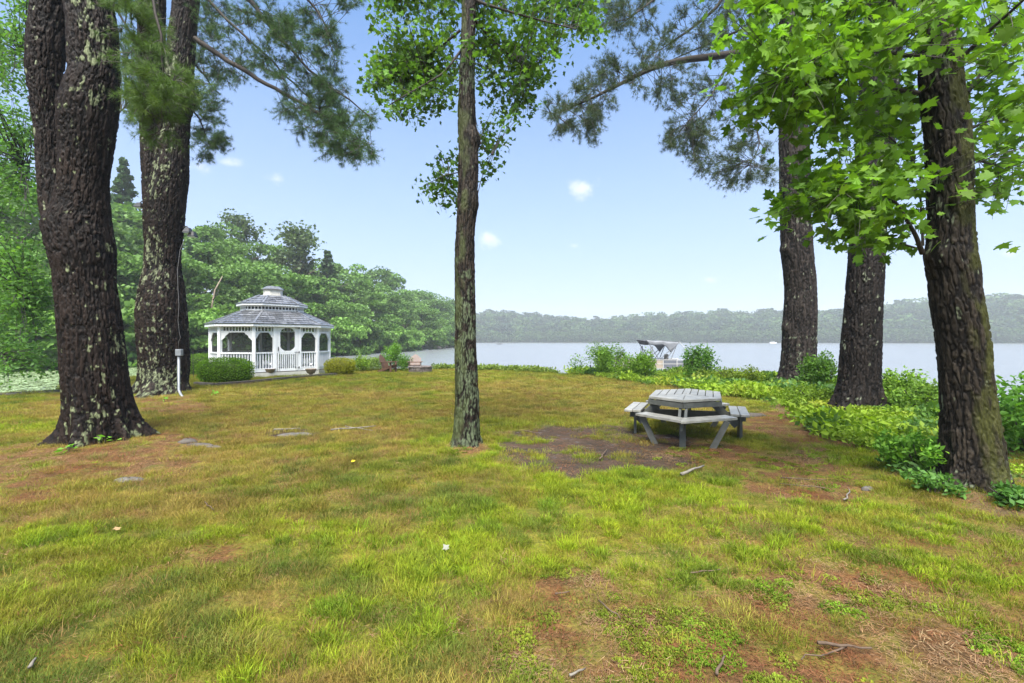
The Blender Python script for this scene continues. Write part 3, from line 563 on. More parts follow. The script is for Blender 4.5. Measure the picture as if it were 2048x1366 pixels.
# ---- leaves and needles
def rots(n, up=0.6, r=rng):
    """random frames whose third axis leans to +z by 'up'"""
    nrm = r.normal(0, 1, (n, 3)) * (1 - up) + np.array([0, 0, up]); nrm /= np.linalg.norm(nrm, axis=1, keepdims=True)
    a = r.normal(0, 1, (n, 3)); a -= nrm * (a * nrm).sum(1, keepdims=True); a /= np.linalg.norm(a, axis=1, keepdims=True); b = np.cross(nrm, a)
    return np.stack([a, b, nrm], 2)
def place(T, Ft, pos, Rm, s):
    n, k = len(pos), len(T); V = np.einsum('nij,kj->nki', Rm, T) * np.asarray(s)[:, None, None] + pos[:, None, :]
    return V.reshape(-1, 3), (Ft[None] + (np.arange(n) * k)[:, None, None]).reshape(-1, Ft.shape[1])
def leaf_shape(out, droop=0.35, fold=0.25):
    pts = [(0, 0.38)] + list(out); V = np.array([(x, y, -droop * ((y - 0.2)**2) * 0.6 + fold * abs(x) * 0.6 - 0.5 * droop * x * x) for x, y in pts]); n = len(out)
    return V, np.array([(0, 1 + i, 1 + (i + 1) % n) for i in range(n)])
def mirror(h): return h + [(-x, y) for x, y in h[::-1] if abs(x) > 1e-6]
OAKLEAF = leaf_shape(mirror([(0.0, 0.0), (0.20, 0.10), (0.30, 0.02), (0.27, 0.22), (0.52, 0.32), (0.60, 0.52), (0.36, 0.50), (0.30, 0.60), (0.42, 0.80), (0.18, 0.76), (0.0, 1.05)]))
MAPLELEAF = leaf_shape(mirror([(0.0, 0.02), (0.28, 0.0), (0.24, 0.2), (0.56, 0.38), (0.28, 0.52), (0.2, 0.62), (0.0, 1.0)]))
SIMPLE = (np.array([(0, 0, 0), (0.28, 0.5, 0.06), (0, 1, -0.08), (-0.28, 0.5, 0.06)], float), np.array([(0, 1, 2), (0, 2, 3)]))
def needles(k, length, width, seed, spread=0.9):
    r = np.random.default_rng(seed); V = []; Fc = []
    for i in range(k):
        a = r.uniform(0, 6.28); q = r.uniform(0.15, spread); d = np.array([math.cos(a) * math.sin(q * 1.5), math.cos(q * 1.5) * 1.0, math.sin(a) * math.sin(q * 1.5)]); d /= np.linalg.norm(d)
        s = np.cross(d, r.normal(0, 1, 3)); s /= np.linalg.norm(s); l = length * r.uniform(.7, 1.1); st = np.array([0, r.uniform(0, .3) * length, 0]); b0 = len(V)
        V += [st - s * width / 2, st + s * width / 2, st + d * l]; Fc.append((b0, b0 + 1, b0 + 2))
    return np.array(V), np.array(Fc)
def frame_along(d, r=rng):
    d = d / (np.linalg.norm(d, axis=1, keepdims=True) + 1e-9); a = r.normal(0, 1, d.shape); a -= d * (a * d).sum(1, keepdims=True); a /= np.linalg.norm(a, axis=1, keepdims=True)
    return np.stack([a, d, np.cross(a, d)], 2)
def limb_pts(L, Y, n=24):
    """L: (px, py, dY) knots -> smooth 3d polyline"""
    K = np.array([P(px, py, Y + dy) for px, py, dy in L]); t = np.linspace(0, len(K) - 1, n); out = np.stack([np.interp(t, np.arange(len(K)), K[:, j]) for j in range(3)], 1)
    for _ in range(3): out[1:-1] = (out[:-2] + 2 * out[1:-1] + out[2:]) / 4
    return out + (fbm(out * 1.4, 3, 3)[:, None] - 0.5) * 0.12
def limb_mesh(key, limbs, name='limb'):
    for pts, r0, r1 in limbs:
        V, Q = tube_arr(pts, np.linspace(r0, r1, len(pts)), 10); n = len(V); h = fbm(V * np.array([18, 18, 18]), 3, 5)
        fast(name, V, Q, M['bark'], TH[key], np.array([0.015, 0.012, 0.01]) + (np.array([0.07, 0.06, 0.05]) - np.array([0.015, 0.012, 0.01])) * np.clip(h * 1.4 - 0.2, 0, 1)[:, None], True)
def blob_targets(blobs, Y):
    out = []
    for px, py, rx, ry, dy, yr, n in blobs:
        a = rng.uniform(0, 6.283, n); d = np.sqrt(rng.uniform(0, 1, n)); yy = Y + dy + rng.normal(0, yr, n)
        for q in range(n): out.append(P(px + rx * d[q] * math.cos(a[q]), py + ry * d[q] * math.sin(a[q]), max(2.2, yy[q])))
    return np.array(out)
def twigs(tg, src, droop, acc, r=0.008, frac=1.0):
    """thin curved twig from the nearest point of the limbs to every target; gives the last stretch of each"""
    ends = []
    for p in tg:
        d = np.linalg.norm((src - p) * np.array([1, 0.7, 1]), axis=1); s = src[np.argsort(d)[min(len(d) - 1, rng.integers(0, 3))]]; L = np.linalg.norm(p - s); m_ = (s + p) / 2 + np.array([0, 0, droop * L * rng.uniform(.5, 1.2)]) + rng.normal(0, 0.05 * L, 3)
        t = np.linspace(0, 1, 7)[:, None]; c = (1 - t)**2 * s + 2 * t * (1 - t) * m_ + t * t * p
        if rng.uniform() < frac: V, Q = tube_arr(c, np.linspace(r * (0.6 + 0.35 * L), r * 0.28, 7), 4); acc.add(V, Q)
        ends.append(c)
    return np.array(ends)
def tint_leaf(n, base, var=0.32, yellow=0.25):
    b = np.array(base)[None] * rng.uniform(1 - var, 1 + var, (n, 1)); y = (rng.uniform(0, 1, (n, 1)) < yellow) * rng.uniform(.2, .7, (n, 1)); return b * (1 - y) + y * b * np.array([1.5, 1.25, 0.8])
def broadleaf(key, blobs, limbs, Y, leaf, size, per, base, leafname='leaf', nobj=300, spread=0.16, back=0.0):
    src = np.concatenate([l[0] for l in limbs]); tw = Acc(); tg = blob_targets([(*b_[:4], b_[4] + back, *b_[5:]) for b_ in blobs], Y); E = twigs(tg, src, 0.10, tw, 0.0065)
    tw.build('twigs', M['twig'], TH[key], 'stuff'); pos = []; 
    for c in E:
        t = rng.uniform(0.45, 1.0, per); i = np.clip((t * 6).astype(int), 0, 5); f = (t * 6 - i)[:, None]; q = c[i] * (1 - f) + c[i + 1] * f
        pos.append(q + rng.normal(0, 1, (per, 3)) * np.array([spread, spread, spread * 0.55]))
    pos = np.concatenate(pos); n = len(pos); Rm = rots(n, 0.5); sz = size * rng.uniform(0.5, 1.25, n); C = tint_leaf(n, base)
    show = np.argsort(np.linalg.norm(pos - np.array([0, 0, CAMH]), axis=1) / sz); inv = np.array([abs(((p[0] / p[1]) * F)) < 1030 and (p[2] - CAMH) / p[1] * F < 700 for p in pos[show]]); first = show[inv][:nobj]; rest = np.setdiff1d(np.arange(n), first)
    V, Fc = place(leaf[0], leaf[1], pos[rest], Rm[rest], sz[rest]); o = fast('foliage', V, Fc, M['leaf'], TH[key], np.repeat(C[rest], len(leaf[0]), 0), False, 'stuff')
    protos = []
    for k in range(8):
        me = bpy.data.meshes.new(leafname); T = leaf[0].copy(); T[:, 2] += (fbm(T * 2.5 + k * 7, 2, 60 + k) - 0.5) * 0.5 - abs(k - 3.5) * 0.14 * T[:, 0]**2 - (k % 3) * 0.12 * (T[:, 1] - 0.3)**2; T[:, 0] *= 0.85 + 0.05 * k; me.from_pydata(T.tolist(), [], leaf[1].tolist()); me.update(); me.materials.append(M['leaf'])
        a = me.color_attributes.new('col', 'FLOAT_COLOR', 'POINT'); cc = np.ones((len(T), 4), np.float32); cc[:, :3] = tint_leaf(1, base)[0]; a.data.foreach_set('color', cc.ravel()); protos.append(me)
    off = BASE[TH[key].name]
    for j, i_ in enumerate(first):
        o = bpy.data.objects.new(leafname, protos[j % 8]); COL.objects.link(o); o.parent = TH[key]
        o.matrix_basis = Matrix.Translation(Vector(pos[i_] - off)) @ Matrix(Rm[i_].tolist()).to_4x4() @ Matrix.Scale(float(sz[i_]), 4)
    return n
NEED = [needles(22, 0.12, 0.0045, 70 + k) for k in range(3)]
def pine(key, blobs, limbs, Y, base, per=16, nl=1.0, droop=0.05, tname='foliage', wid=1.0, frac=1.0):
    src = np.concatenate([l[0] for l in limbs]); tw = Acc(); tg = blob_targets(blobs, Y); E = twigs(tg, src, droop, tw, 0.010, frac); acc = Acc()
    pos, dr = [], []
    for c in E:
        t = np.sort(rng.uniform(0.55, 1.0, per)); i = np.clip((t * 6).astype(int), 0, 5); f = (t * 6 - i)[:, None]; q = c[i] * (1 - f) + c[i + 1] * f; d = c[i + 1] - c[i]; d /= np.linalg.norm(d, axis=1, keepdims=True) + 1e-9
        side = rng.normal(0, 1, (per, 3)); side -= d * (side * d).sum(1, keepdims=True); dd = d * 0.9 + side * 0.55 + np.array([0, 0, 0.1]); L = rng.uniform(0.04, 0.24, (per, 1)) * nl; tip = q + dd * L
        for u in range(0, per, 2): V, Q = tube_arr(np.stack([q[u], (q[u] + tip[u]) / 2 + np.array([0, 0, 0.02]), tip[u]]), [0.006 * nl, 0.0045 * nl, 0.003 * nl], 3); tw.add(V, Q)
        pos += [tip, (q + tip) / 2]; dr += [dd, dd]
    pos = np.concatenate(pos); dr = np.concatenate(dr); n = len(pos); Rm = frame_along(dr); C = tint_leaf(n, base, 0.3, 0.2); g_ = np.array_split(rng.permutation(n), 3)
    for k in range(3):
        T = NEED[k][0].copy() * nl; V, Fc = place(T, NEED[k][1], pos[g_[k]], Rm[g_[k]], rng.uniform(.75, 1.2, len(g_[k])) * wid); acc.add(V, Fc, np.repeat(C[g_[k]], len(T), 0))
    tw.build('twigs', M['twig'], TH[key], 'stuff'); acc.build(tname, M['needle'], TH[key], 'stuff')

# middle maple
lm = [(limb_pts([(938, -60, 0), (905, -40, -.2), (800, -90, -.5)], 6.95), .03, .01), (limb_pts([(922, 60, 0), (880, 95, .1), (800, 140, .4)], 6.95), .022, .006), (limb_pts([(921, 100, 0), (880, 150, -.3), (780, 210, -.6)], 6.95), .02, .006),
      (limb_pts([(950, 40, 0), (985, 80, .2), (1060, 150, .6)], 6.95), .022, .006), (limb_pts([(950, 0, 0), (1010, 20, -.3), (1150, 60, -.7)], 6.95), .025, .007), (limb_pts([(916, 345, 0), (890, 350, 0), (850, 370, -.1)], 6.95), .009, .004), (limb_pts([(955, 290, 0), (970, 300, 0), (985, 310, .1)], 6.95), .009, .004), (limb_pts([(955, 390, 0), (962, 360, 0), (968, 345, .1)], 6.95), .007, .003),
      (limb_pts([(945, -120, 0), (1060, -150, .3), (1180, -40, .5)], 6.95), .03, .008)]
limb_mesh('mid', lm)
broadleaf('mid', [(830, 40, 85, 60, 0, .6, 85), (760, 30, 24, 22, 0, .3, 9), (800, 150, 75, 60, 0, .6, 70), (735, 178, 26, 20, 0, .3, 12), (870, 150, 55, 80, .2, .6, 70), (830, 220, 55, 38, 0, .5, 36), (1010, 50, 80, 70, 0, .7, 95), (1120, 40, 80, 60, 0, .6, 85), (1180, 85, 30, 24, 0, .3, 14), (1000, 150, 60, 70, .2, .6, 66), (1070, 130, 45, 40, 0, .4, 26), (1020, 220, 45, 32, 0, .4, 26), (980, 280, 22, 24, 0, .3, 12),
                  (880, 375, 38, 32, 0, .15, 13), (900, 410, 22, 24, 0, .15, 7), (878, 318, 22, 16, 0, .1, 3), (966, 350, 12, 26, 0, .15, 5), (915, 320, 10, 20, 0, .1, 3), (900, -90, 160, 60, 0, 1, 60), (1080, -90, 150, 60, 0, 1, 60)], lm, 6.95, MAPLELEAF, 0.088, 15, (0.085, 0.175, 0.028), 'leaf', 300, 0.11, 0.75)
# right oak
lo = [(limb_pts([(1845, 505, 0), (1832, 470, -.1), (1790, 400, -.3), (1680, 370, -.4)], 4.98), .026, .008), (limb_pts([(1848, 500, 0), (1815, 490, .1), (1750, 470, .3)], 4.98), .016, .006), (limb_pts([(1838, 190, 0), (1770, 180, .1), (1650, 235, .3)], 4.98), .028, .008),
      (limb_pts([(1838, 115, 0), (1740, 100, -.4), (1560, 160, -.8)], 4.98), .024, .007), (limb_pts([(1836, 60, 0), (1780, 0, -.1), (1660, -60, -.2), (1520, -20, -.3)], 4.98), .035, .01), (limb_pts([(1930, 110, 0), (1980, 60, -.2), (2080, -30, -.6)], 4.98), .025, .01), (limb_pts([(1940, 260, 0), (1990, 240, .3), (2080, 215, .7)], 4.98), .016, .007),
      (limb_pts([(1935, 190, 0), (1960, 150, .4), (1995, 90, .9)], 4.98), .022, .01), (limb_pts([(1848, 360, 0), (1820, 310, .2), (1770, 270, .4)], 4.98), .014, .006), (limb_pts([(1945, 320, 0), (1990, 330, .2), (2060, 330, .5)], 4.98), .014, .006), (limb_pts([(1846, 490, .1), (1842, 420, .12), (1840, 340, .15)], 4.98), .014, .007)]
limb_mesh('right', lo)
broadleaf('right', [(1570, 50, 110, 60, -.2, .5, 48), (1700, 60, 130, 80, 0, .6, 90), (1560, 150, 95, 60, -.3, .5, 40), (1680, 180, 120, 80, 0, .5, 72), (1500, 210, 55, 40, -.3, .4, 15), (1560, 250, 85, 45, -.2, .4, 30), (1600, 300, 40, 18, -.2, .3, 4), (1760, 245, 80, 50, .2, .5, 32), (1700, 265, 60, 30, .1, .4, 12), (1805, 180, 36, 110, .45, .3, 18),
                    (1660, 380, 85, 38, -.3, .3, 26), (1760, 370, 70, 60, -.1, .35, 28), (1700, 460, 72, 50, -.1, .35, 28), (1572, 432, 30, 20, -.4, .12, 13), (1640, 420, 50, 30, -.3, .25, 10), (1790, 470, 50, 40, .1, .3, 14), (1720, 500, 30, 20, 0, .2, 5), (1820, 330, 30, 60, .2, .3, 10),
                    (2000, 60, 70, 80, 0, .6, 40), (2000, 200, 60, 90, .3, .5, 34), (2010, 330, 50, 70, .5, .5, 30), (1990, 410, 40, 30, .6, .3, 10), (1965, 487, 7, 12, 0, .05, 1), (1890, 20, 60, 30, -.6, .3, 8), (1900, 110, 36, 26, -.5, .2, 3), (1880, -5, 80, 20, -.5, .3, 8), (1650, -90, 230, 50, 0, .7, 46), (1950, -90, 130, 50, 0, .7, 34), (1480, 30, 30, 50, -.2, .3, 9), (2110, 180, 50, 200, .3, .6, 40)],
          lo, 4.98, OAKLEAF, 0.118, 7, (0.10, 0.20, 0.018), 'leaf', 300, 0.15)
# left forked pine boughs
lp = [(limb_pts([(388, 78, 0), (450, 118, -.4), (520, 160, -.8), (600, 205, -1.2), (680, 255, -1.6), (745, 300, -1.9)], 14), .085, .015), (limb_pts([(398, -60, .2), (500, 0, -.3), (560, 80, -.8), (620, 140, -1.2), (740, 235, -1.8)], 14), .08, .015), (limb_pts([(396, -30, .1), (450, 40, 0), (520, 100, -.2), (590, 170, -.5), (640, 215, -.7)], 14), .05, .012),
      (limb_pts([(400, -90, .2), (560, -70, -.4), (640, 30, -1), (670, 110, -1.3)], 14), .06, .012), (limb_pts([(382, 215, .3), (400, 240, .6), (420, 290, .8)], 14), .03, .01), (limb_pts([(385, 130, .3), (410, 150, 1), (440, 190, 1.6)], 14), .035, .01), (limb_pts([(284, 180, .3), (262, 200, .8), (240, 225, 1.4)], 14), .03, .01)]
limb_mesh('left2', lp)
pine('left2', [(690, 300, 65, 26, -1.5, .7, 36), (630, 265, 45, 26, -1.2, .6, 18), (700, 250, 55, 26, -1.6, .6, 28), (580, 225, 30, 16, -1, .4, 7), (620, 190, 60, 32, -1, .7, 28), (660, 170, 60, 40, -1.2, .6, 24), (560, 110, 45, 45, -.6, .7, 26), (500, 110, 45, 28, -.3, .6, 18), (620, 60, 55, 55, -1, .7, 36), (650, 90, 34, 36, -1.1, .5, 18), (540, 30, 60, 40, -.4, .8, 30), (440, 40, 60, 45, .5, .9, 34), (420, 110, 35, 45, .8, .8, 22), (470, 150, 40, 22, .2, .6, 13),
              (415, 190, 34, 40, .8, .6, 24), (425, 260, 40, 28, .8, .5, 20), (410, 300, 26, 22, .8, .4, 12), (440, 285, 26, 14, .7, .3, 8), (258, 100, 24, 80, 1.2, .7, 22), (256, 210, 22, 44, 1.2, .5, 12), (700, 8, 30, 10, -1.4, .4, 6), (470, -60, 130, 40, 0, 1, 34), (650, -50, 90, 30, -1, 1, 22), (650, 220, 60, 26, -1.2, .6, 20)], lp, 14, (0.052, 0.10, 0.034), 11, 1.2, 0.06)
# near pine sprays hanging from the nearest pine in front of the forked one
ln = [(limb_pts([(236, 20, -.3), (262, -30, -1.0), (300, -30, -1.5), (330, 60, -1.6), (332, 180, -1.5), (318, 260, -1.4)], 7.3), .028, .006), (limb_pts([(234, 10, -.1), (248, 30, -.6), (262, 60, -.9), (280, 120, -1.1)], 7.3), .02, .006)]
limb_mesh('left', ln)
pine('left', [(312, 170, 50, 40, -1.5, .25, 13), (322, 245, 44, 42, -1.4, .25, 15), (340, 205, 46, 26, -1.5, .2, 8), (285, 120, 36, 30, -1.2, .2, 6), (270, 45, 34, 40, -.9, .25, 9), (300, 85, 26, 20, -1.2, .2, 4), (375, 165, 22, 10, -1.5, .1, 3), (300, 60, 24, 8, -1.0, .1, 3), (255, 5, 40, 30, -.8, .3, 8), (300, 200, 40, 20, -1.4, .2, 8)], ln, 7.3, (0.095, 0.165, 0.035), 11, 1.0, 0.03, wid=0.95)
# far bank pine limb
lr = [(limb_pts([(1560, 100, 0), (1500, 104, -.3), (1400, 116, -.9), (1330, 125, -1.3), (1270, 152, -1.6), (1200, 190, -1.9), (1110, 228, -2.2)], 15.6), .15, .02), (limb_pts([(1558, 40, 0), (1480, 60, .4), (1400, 95, .7), (1320, 130, .9)], 15.6), .06, .012), (limb_pts([(1470, -80, .4), (1440, 10, .2), (1380, 60, 0), (1320, 100, -.3)], 15.6), .08, .015), (limb_pts([(1500, 105, -.2), (1440, 150, -.6), (1425, 190, -.8), (1370, 250, -1)], 15.6), .045, .012),
      (limb_pts([(1560, -60, 0), (1420, -60, -.6), (1320, -10, -1), (1240, 50, -1.4)], 15.6), .07, .015), (limb_pts([(1558, 200, .1), (1510, 240, -.3), (1520, 290, -.5), (1500, 330, -.6)], 15.6), .035, .01), (limb_pts([(1562, 70, .1), (1540, 160, -.8), (1480, 230, -1.2)], 15.6), .04, .01)]
limb_mesh('right3', lr)
pine('right3', [(1150, 225, 55, 40, -2, .5, 30), (1190, 190, 45, 40, -1.9, .5, 22), (1175, 260, 32, 24, -2, .3, 10), (1240, 165, 40, 40, -1.7, .5, 18), (1210, 130, 26, 24, -1.8, .4, 9), (1300, 95, 45, 45, -1.2, .7, 24), (1330, 190, 40, 26, -1.2, .5, 16), (1370, 160, 50, 30, -.9, .6, 16), (1390, 60, 60, 50, -.4, .8, 30), (1460, 80, 60, 55, .2, .8, 26), (1230, 30, 40, 40, -1.5, .6, 20), (1270, 15, 50, 28, -1.2, .6, 15), (1350, 280, 24, 24, -1, .4, 12), (1380, 255, 45, 28, -1, .4, 20), (1395, 300, 40, 22, -1, .4, 15),
                (1430, 330, 45, 22, -.8, .4, 16), (1480, 355, 55, 24, -.6, .4, 22), (1460, 270, 50, 36, -.8, .5, 16), (1500, 300, 40, 40, -.5, .5, 14), (1440, 200, 60, 35, -.7, .6, 18), (1520, 170, 35, 50, -.6, .5, 14), (1490, 20, 60, 40, .3, .8, 22), (1380, -50, 150, 40, -.5, 1, 36), (1540, 350, 20, 18, -.3, .3, 6)], lr, 15.6, (0.055, 0.085, 0.034), 11, 1.25, 0.07)

# ------------------------------------------------------------------ left edge tree, wooded shores
TH['edge'] = thing('maple_tree', 'leafy tree at the left edge, boughs hanging over the lily pads', 'tree', (-16.9, 12.9, 0))
le = [(limb_pts([(-180, 700, 0), (-185, 300, 0), (-170, 0, 0), (-150, -200, 0)], 13), .2, .08), (limb_pts([(-180, 420, 0), (-60, 330, .4), (60, 330, .8)], 13), .06, .015), (limb_pts([(-180, 560, 0), (-60, 540, .5), (60, 600, 1)], 13), .05, .015), (limb_pts([(-182, 640, 0), (-90, 640, .5), (20, 720, 1.2)], 13), .045, .012), (limb_pts([(-180, 200, 0), (-60, 120, .4), (60, 100, .8)], 13), .06, .015), (limb_pts([(-170, 0, 0), (-40, -80, .4), (60, -60, .8)], 13), .06, .015)]
limb_mesh('edge', le)
fast('trunk', *tube_arr(limb_pts([(-178, 900, 0), (-180, 500, 0), (-185, 300, 0), (-172, 0, 0)], 13), [.34, .26, .22] + [.2] * 21, 14), M['bark'], TH['edge'], (0.06, .05, .04), True)
def mass(blobs, Y, limbs, key, leaf, size, per, base, spread):
    src = np.concatenate([l[0] for l in limbs]); tw = Acc(); E = twigs(blob_targets(blobs, Y), src, 0.1, tw, 0.012); tw.build('twigs', M['twig'], TH[key], 'stuff')
    t = rng.uniform(0.4, 1, (len(E), per)); i = np.clip((t * 6).astype(int), 0, 5); f = (t * 6 - i)[..., None]; r_ = np.arange(len(E))[:, None]; q = E[r_, i] * (1 - f) + E[r_, i + 1] * f
    pos = q.reshape(-1, 3) + rng.normal(0, 1, (q.size // 3, 3)) * np.array([spread, spread, spread * .45]); n = len(pos); V, Fc = place(leaf[0], leaf[1], pos, rots(n, .5), size * rng.uniform(.6, 1.25, n)); fast('foliage', V, Fc, M['leaf'], TH[key], np.repeat(tint_leaf(n, base, .3), len(leaf[0]), 0), False, 'stuff')
mass([(30, 60, 60, 80, .6, .9, 46), (20, 220, 55, 90, .6, .9, 60), (30, 380, 50, 70, .8, .9, 50), (40, 470, 50, 50, .8, .9, 40), (40, 560, 55, 50, .9, .9, 46), (70, 620, 36, 34, 1, .5, 18), (25, 650, 45, 50, 1, .8, 34), (60, 690, 45, 36, 1.1, .5, 22), (90, 740, 24, 26, 1.2, .3, 9), (10, 750, 28, 24, 1, .5, 8), (-60, 300, 60, 320, .3, 1.2, 110), (40, -60, 90, 50, .5, 1, 30), (85, 580, 18, 40, .9, .4, 10)], 13, le, 'edge', SIMPLE, 0.13, 34, (0.075, 0.165, 0.035), 0.20)

def crown_mesh(seed, kind, nl=5200):
    r = np.random.default_rng(seed); acc = []; C = []
    if kind == 'broad':
        lobes = []
        for k in range(26):
            z = r.uniform(0.2, 0.93); w = 0.33 * math.sin(math.pi * min(1, max(0.06, (z - 0.05) / 1.0)) ** 0.8) + 0.02; a = r.uniform(0, 6.28); d = w * r.uniform(.5, 1); lobes.append((d * math.cos(a), d * math.sin(a), z, r.uniform(.08, .15)))
        for x, y, z, q in lobes:
            n = int(nl / 26); d = r.normal(0, 1, (n, 3)); d[:, 2] = np.abs(d[:, 2]) * 1.0 - 0.35; d /= np.linalg.norm(d, axis=1, keepdims=True); p = d * q * r.uniform(.75, 1.12, (n, 1)) * np.array([1.25, 1.25, .75]) + np.array([x, y, z]); acc.append(p); C.append(np.full(n, r.uniform(.72, 1.3)))
        up = .45
    elif kind == 'airy':
        for k in range(14):
            z = r.uniform(.45, .98); a = r.uniform(0, 6.28); d = r.uniform(.02, .2); n = int(nl / 26); p = r.normal(0, 1, (n, 3)) * np.array([.05, .05, .035]) + np.array([d * math.cos(a), d * math.sin(a), z]); acc.append(p); C.append(np.full(n, r.uniform(.7, 1.1)))
        up = .4
    elif kind == 'shrubby':
        for k in range(30):
            a = r.uniform(0, 6.28); d = .55 * math.sqrt(r.uniform()); z = r.uniform(.04, .8) * (1 - .5 * d); n = int(nl / 30); q = r.uniform(.13, .22); dd = r.normal(0, 1, (n, 3)); dd[:, 2] = np.abs(dd[:, 2]) - .3; dd /= np.linalg.norm(dd, axis=1, keepdims=True); p = dd * q * np.array([1.2, 1.2, .6]) * r.uniform(.7, 1.1, (n, 1)) + np.array([d * math.cos(a), d * math.sin(a), z]); acc.append(p); C.append(np.full(n, r.uniform(.75, 1.3)))
        up = .5
    else:   # pine: whorls of flat boughs
        for k in range(17):
            z = .18 + .8 * k / 17; w = .22 * max(0, 1 - (z - .15) / .85) + .006
            for b_ in range(6):
                a = r.uniform(0, 6.28); n = int(nl / 102); t_ = np.sqrt(r.uniform(0.05, 1, n)); l = w * r.uniform(.65, 1.15); p = np.stack([np.cos(a + r.normal(0, .25, n)) * t_ * l, np.sin(a + r.normal(0, .25, n)) * t_ * l, z + t_ * l * r.uniform(.1, .3) + r.normal(0, .008, n)], 1); acc.append(p); C.append(np.full(n, r.uniform(.7, 1.2)))
        up = .55
    p = np.concatenate(acc); c = np.concatenate(C); p[:, 2] = np.maximum(p[:, 2], .015); n = len(p)
    s = {'broad': .026, 'airy': .022, 'shrubby': .05, 'pine': .024}[kind] * r.uniform(.6, 1.3, n); T = np.array([(-.5, -.35, 0), (.5, -.5, .1), (.45, .4, -.05), (-.4, .5, .12)]); V, Fc = place(T, np.array([(0, 1, 2), (0, 2, 3)]), p, rots(n, up, r), s)
    base = {'broad': (.095, .175, .04), 'airy': (.08, .12, .045), 'shrubby': (.11, .205, .04), 'pine': (.055, .105, .04)}[kind]
    col = np.array(base) * c[:, None] * r.uniform(.8, 1.2, (n, 1)); o = source('crown', V, Fc, M['crown'], np.repeat(col, 4, 0)); return o.data
def trunk_mesh(seed, kind):
    r = np.random.default_rng(seed); acc = Acc(); h = .9 if kind == 'pine' else .7; z = np.linspace(-.04, h, 8); V, Q = tube_arr(np.stack([r.normal(0, .006, 8), r.normal(0, .006, 8), z], 1), np.linspace(.02, .004, 8), 6); acc.add(V, Q, (.16, .13, .10))
    for k in range(7 if kind != 'shrubby' else 4):
        a = r.uniform(0, 6.28); z0 = r.uniform(.25, .6); l = r.uniform(.12, .28); V, Q = tube_arr(np.array([(0, 0, z0), (math.cos(a) * l * .5, math.sin(a) * l * .5, z0 + l * .35), (math.cos(a) * l, math.sin(a) * l, z0 + l * .6)]), [.008, .005, .002], 4); acc.add(V, Q, (.15, .12, .10))
    o = acc.build('trunk', M['bark']); COL.objects.unlink(o); return o.data
CR = {k: [(crown_mesh(800 + 10 * j + q, k), trunk_mesh(900 + 10 * j + q, k)) for j in range(nv)] for q, (k, nv) in enumerate((('broad', 6), ('pine', 3), ('shrubby', 5), ('airy', 2)))}
def hillz(px, k):
    Ys = leftshore(px); top = max(0.06, min(1.0, (HZ - skyline(px)) / 240.0)) * min(1.0, Ys / 60) * 1.35
    return float(np.interp(k, [0.97, 1.0, 1.06, 1.2, 1.5, 2.0, 2.6], [-1.3, -.5, .4 * top, 2.5 * top, 5.5 * top, 7.5 * top, 7 * top]))
def forest_tree(kind, px, k, py, label, group=None, wide=1.0, name=None, tilt=0.0):
    Y = leftshore(px) * k; z = hillz(px, k) - .1; ht = max(1.2, CAMH - z + (HZ - py) / F * Y); loc = ((px - 1024) / F * Y, Y, z)
    t = thing(name or {'pine': 'pine_tree', 'shrubby': 'shoreline_tree'}.get(kind, 'leafy_tree'), label, 'tree', loc, group); t.rotation_euler = (tilt, tilt * .6, rng.uniform(0, 6.28)); t.scale = (ht * wide, ht * wide, ht)
    c, tr = CR[kind][rng.integers(0, len(CR[kind]))]
    for nm, me in (('crown', c), ('trunk', tr)): o = bpy.data.objects.new(nm, me); COL.objects.link(o); o.parent = t
    return t
gA, gB, gC, gD = 'trees overhanging the water on the wooded shore', 'leafy trees in the middle of the wooded shore', 'tall leafy trees along the skyline of the wooded shore', 'pines among the wooded shore trees'
px = -260.0
while px < 915:      # the row that overhangs the water
    hgt = (HZ - skyline(px)) * rng.uniform(.22, .42); forest_tree('shrubby', px, rng.uniform(.965, .99), HZ - hgt, 'low leafy tree overhanging the still water of the wooded shore', gA, rng.uniform(.75, 1.05)); px += hgt * rng.uniform(.42, .62) + 6
for kk, lo_, hi_, st, grp, lab in ((1.05, .5, .74, .34, gB, 'broad green tree in the middle rows of the wooded shore'), (1.2, .7, .9, .34, gB, 'broad green tree in the middle rows of the wooded shore'), (1.42, .9, .985, .26, gC, 'tall green tree reaching the skyline of the wooded shore')):
    px = -240.0
    while px < 905:
        hgt = (HZ - skyline(px)) * rng.uniform(lo_, hi_)
        if rng.uniform() < .09 and kk < 1.4: forest_tree('pine', px, kk * rng.uniform(.97, 1.05), HZ - hgt, 'dark layered pine between the leafy trees of the wooded shore', gD, rng.uniform(.8, 1.0))
        else: forest_tree('broad', px, kk * rng.uniform(.97, 1.05), HZ - hgt, lab, grp, rng.uniform(.85, 1.2))
        px += hgt * st * rng.uniform(.8, 1.2) + 5
forest_tree('pine', 246, 1.5, 305, 'thin pine spire rising between the two big pine trunks', None, .8)
forest_tree('airy', 588, 1.3, 452, 'sparse crowned tree standing above the gazebo roof line', None, 1.1)
forest_tree('pine', 655, 1.25, 494, 'pointed pine standing above the skyline right of the gazebo', None, 1.15)
forest_tree('airy', 470, 1.5, 428, 'thin topped tree on the skyline straight above the left of the gazebo', None, 1.0)
# pale leaning dead trunk in the wood
t = thing('dead_tree', 'pale bare trunk leaning in the wood above the left end of the gazebo', 'tree', P(424, 640, 52)); mb = MB(); mb.tube([P(421, 650, 52), P(424, 612, 52), P(430, 580, 52.2), P(445, 552, 52.5)], [.13, .11, .08, .04], 8); mb.build('trunk', plain('bare_wood', (.26, .2, .14), (.17, .13, .09), 3, .7), t, True)
mb = MB(); mb.tube([P(426, 600, 52), P(434, 590, 51.8), P(438, 578, 51.7)], [.06, .04, .02], 6); mb.build('branch', M['twig'], t, True)

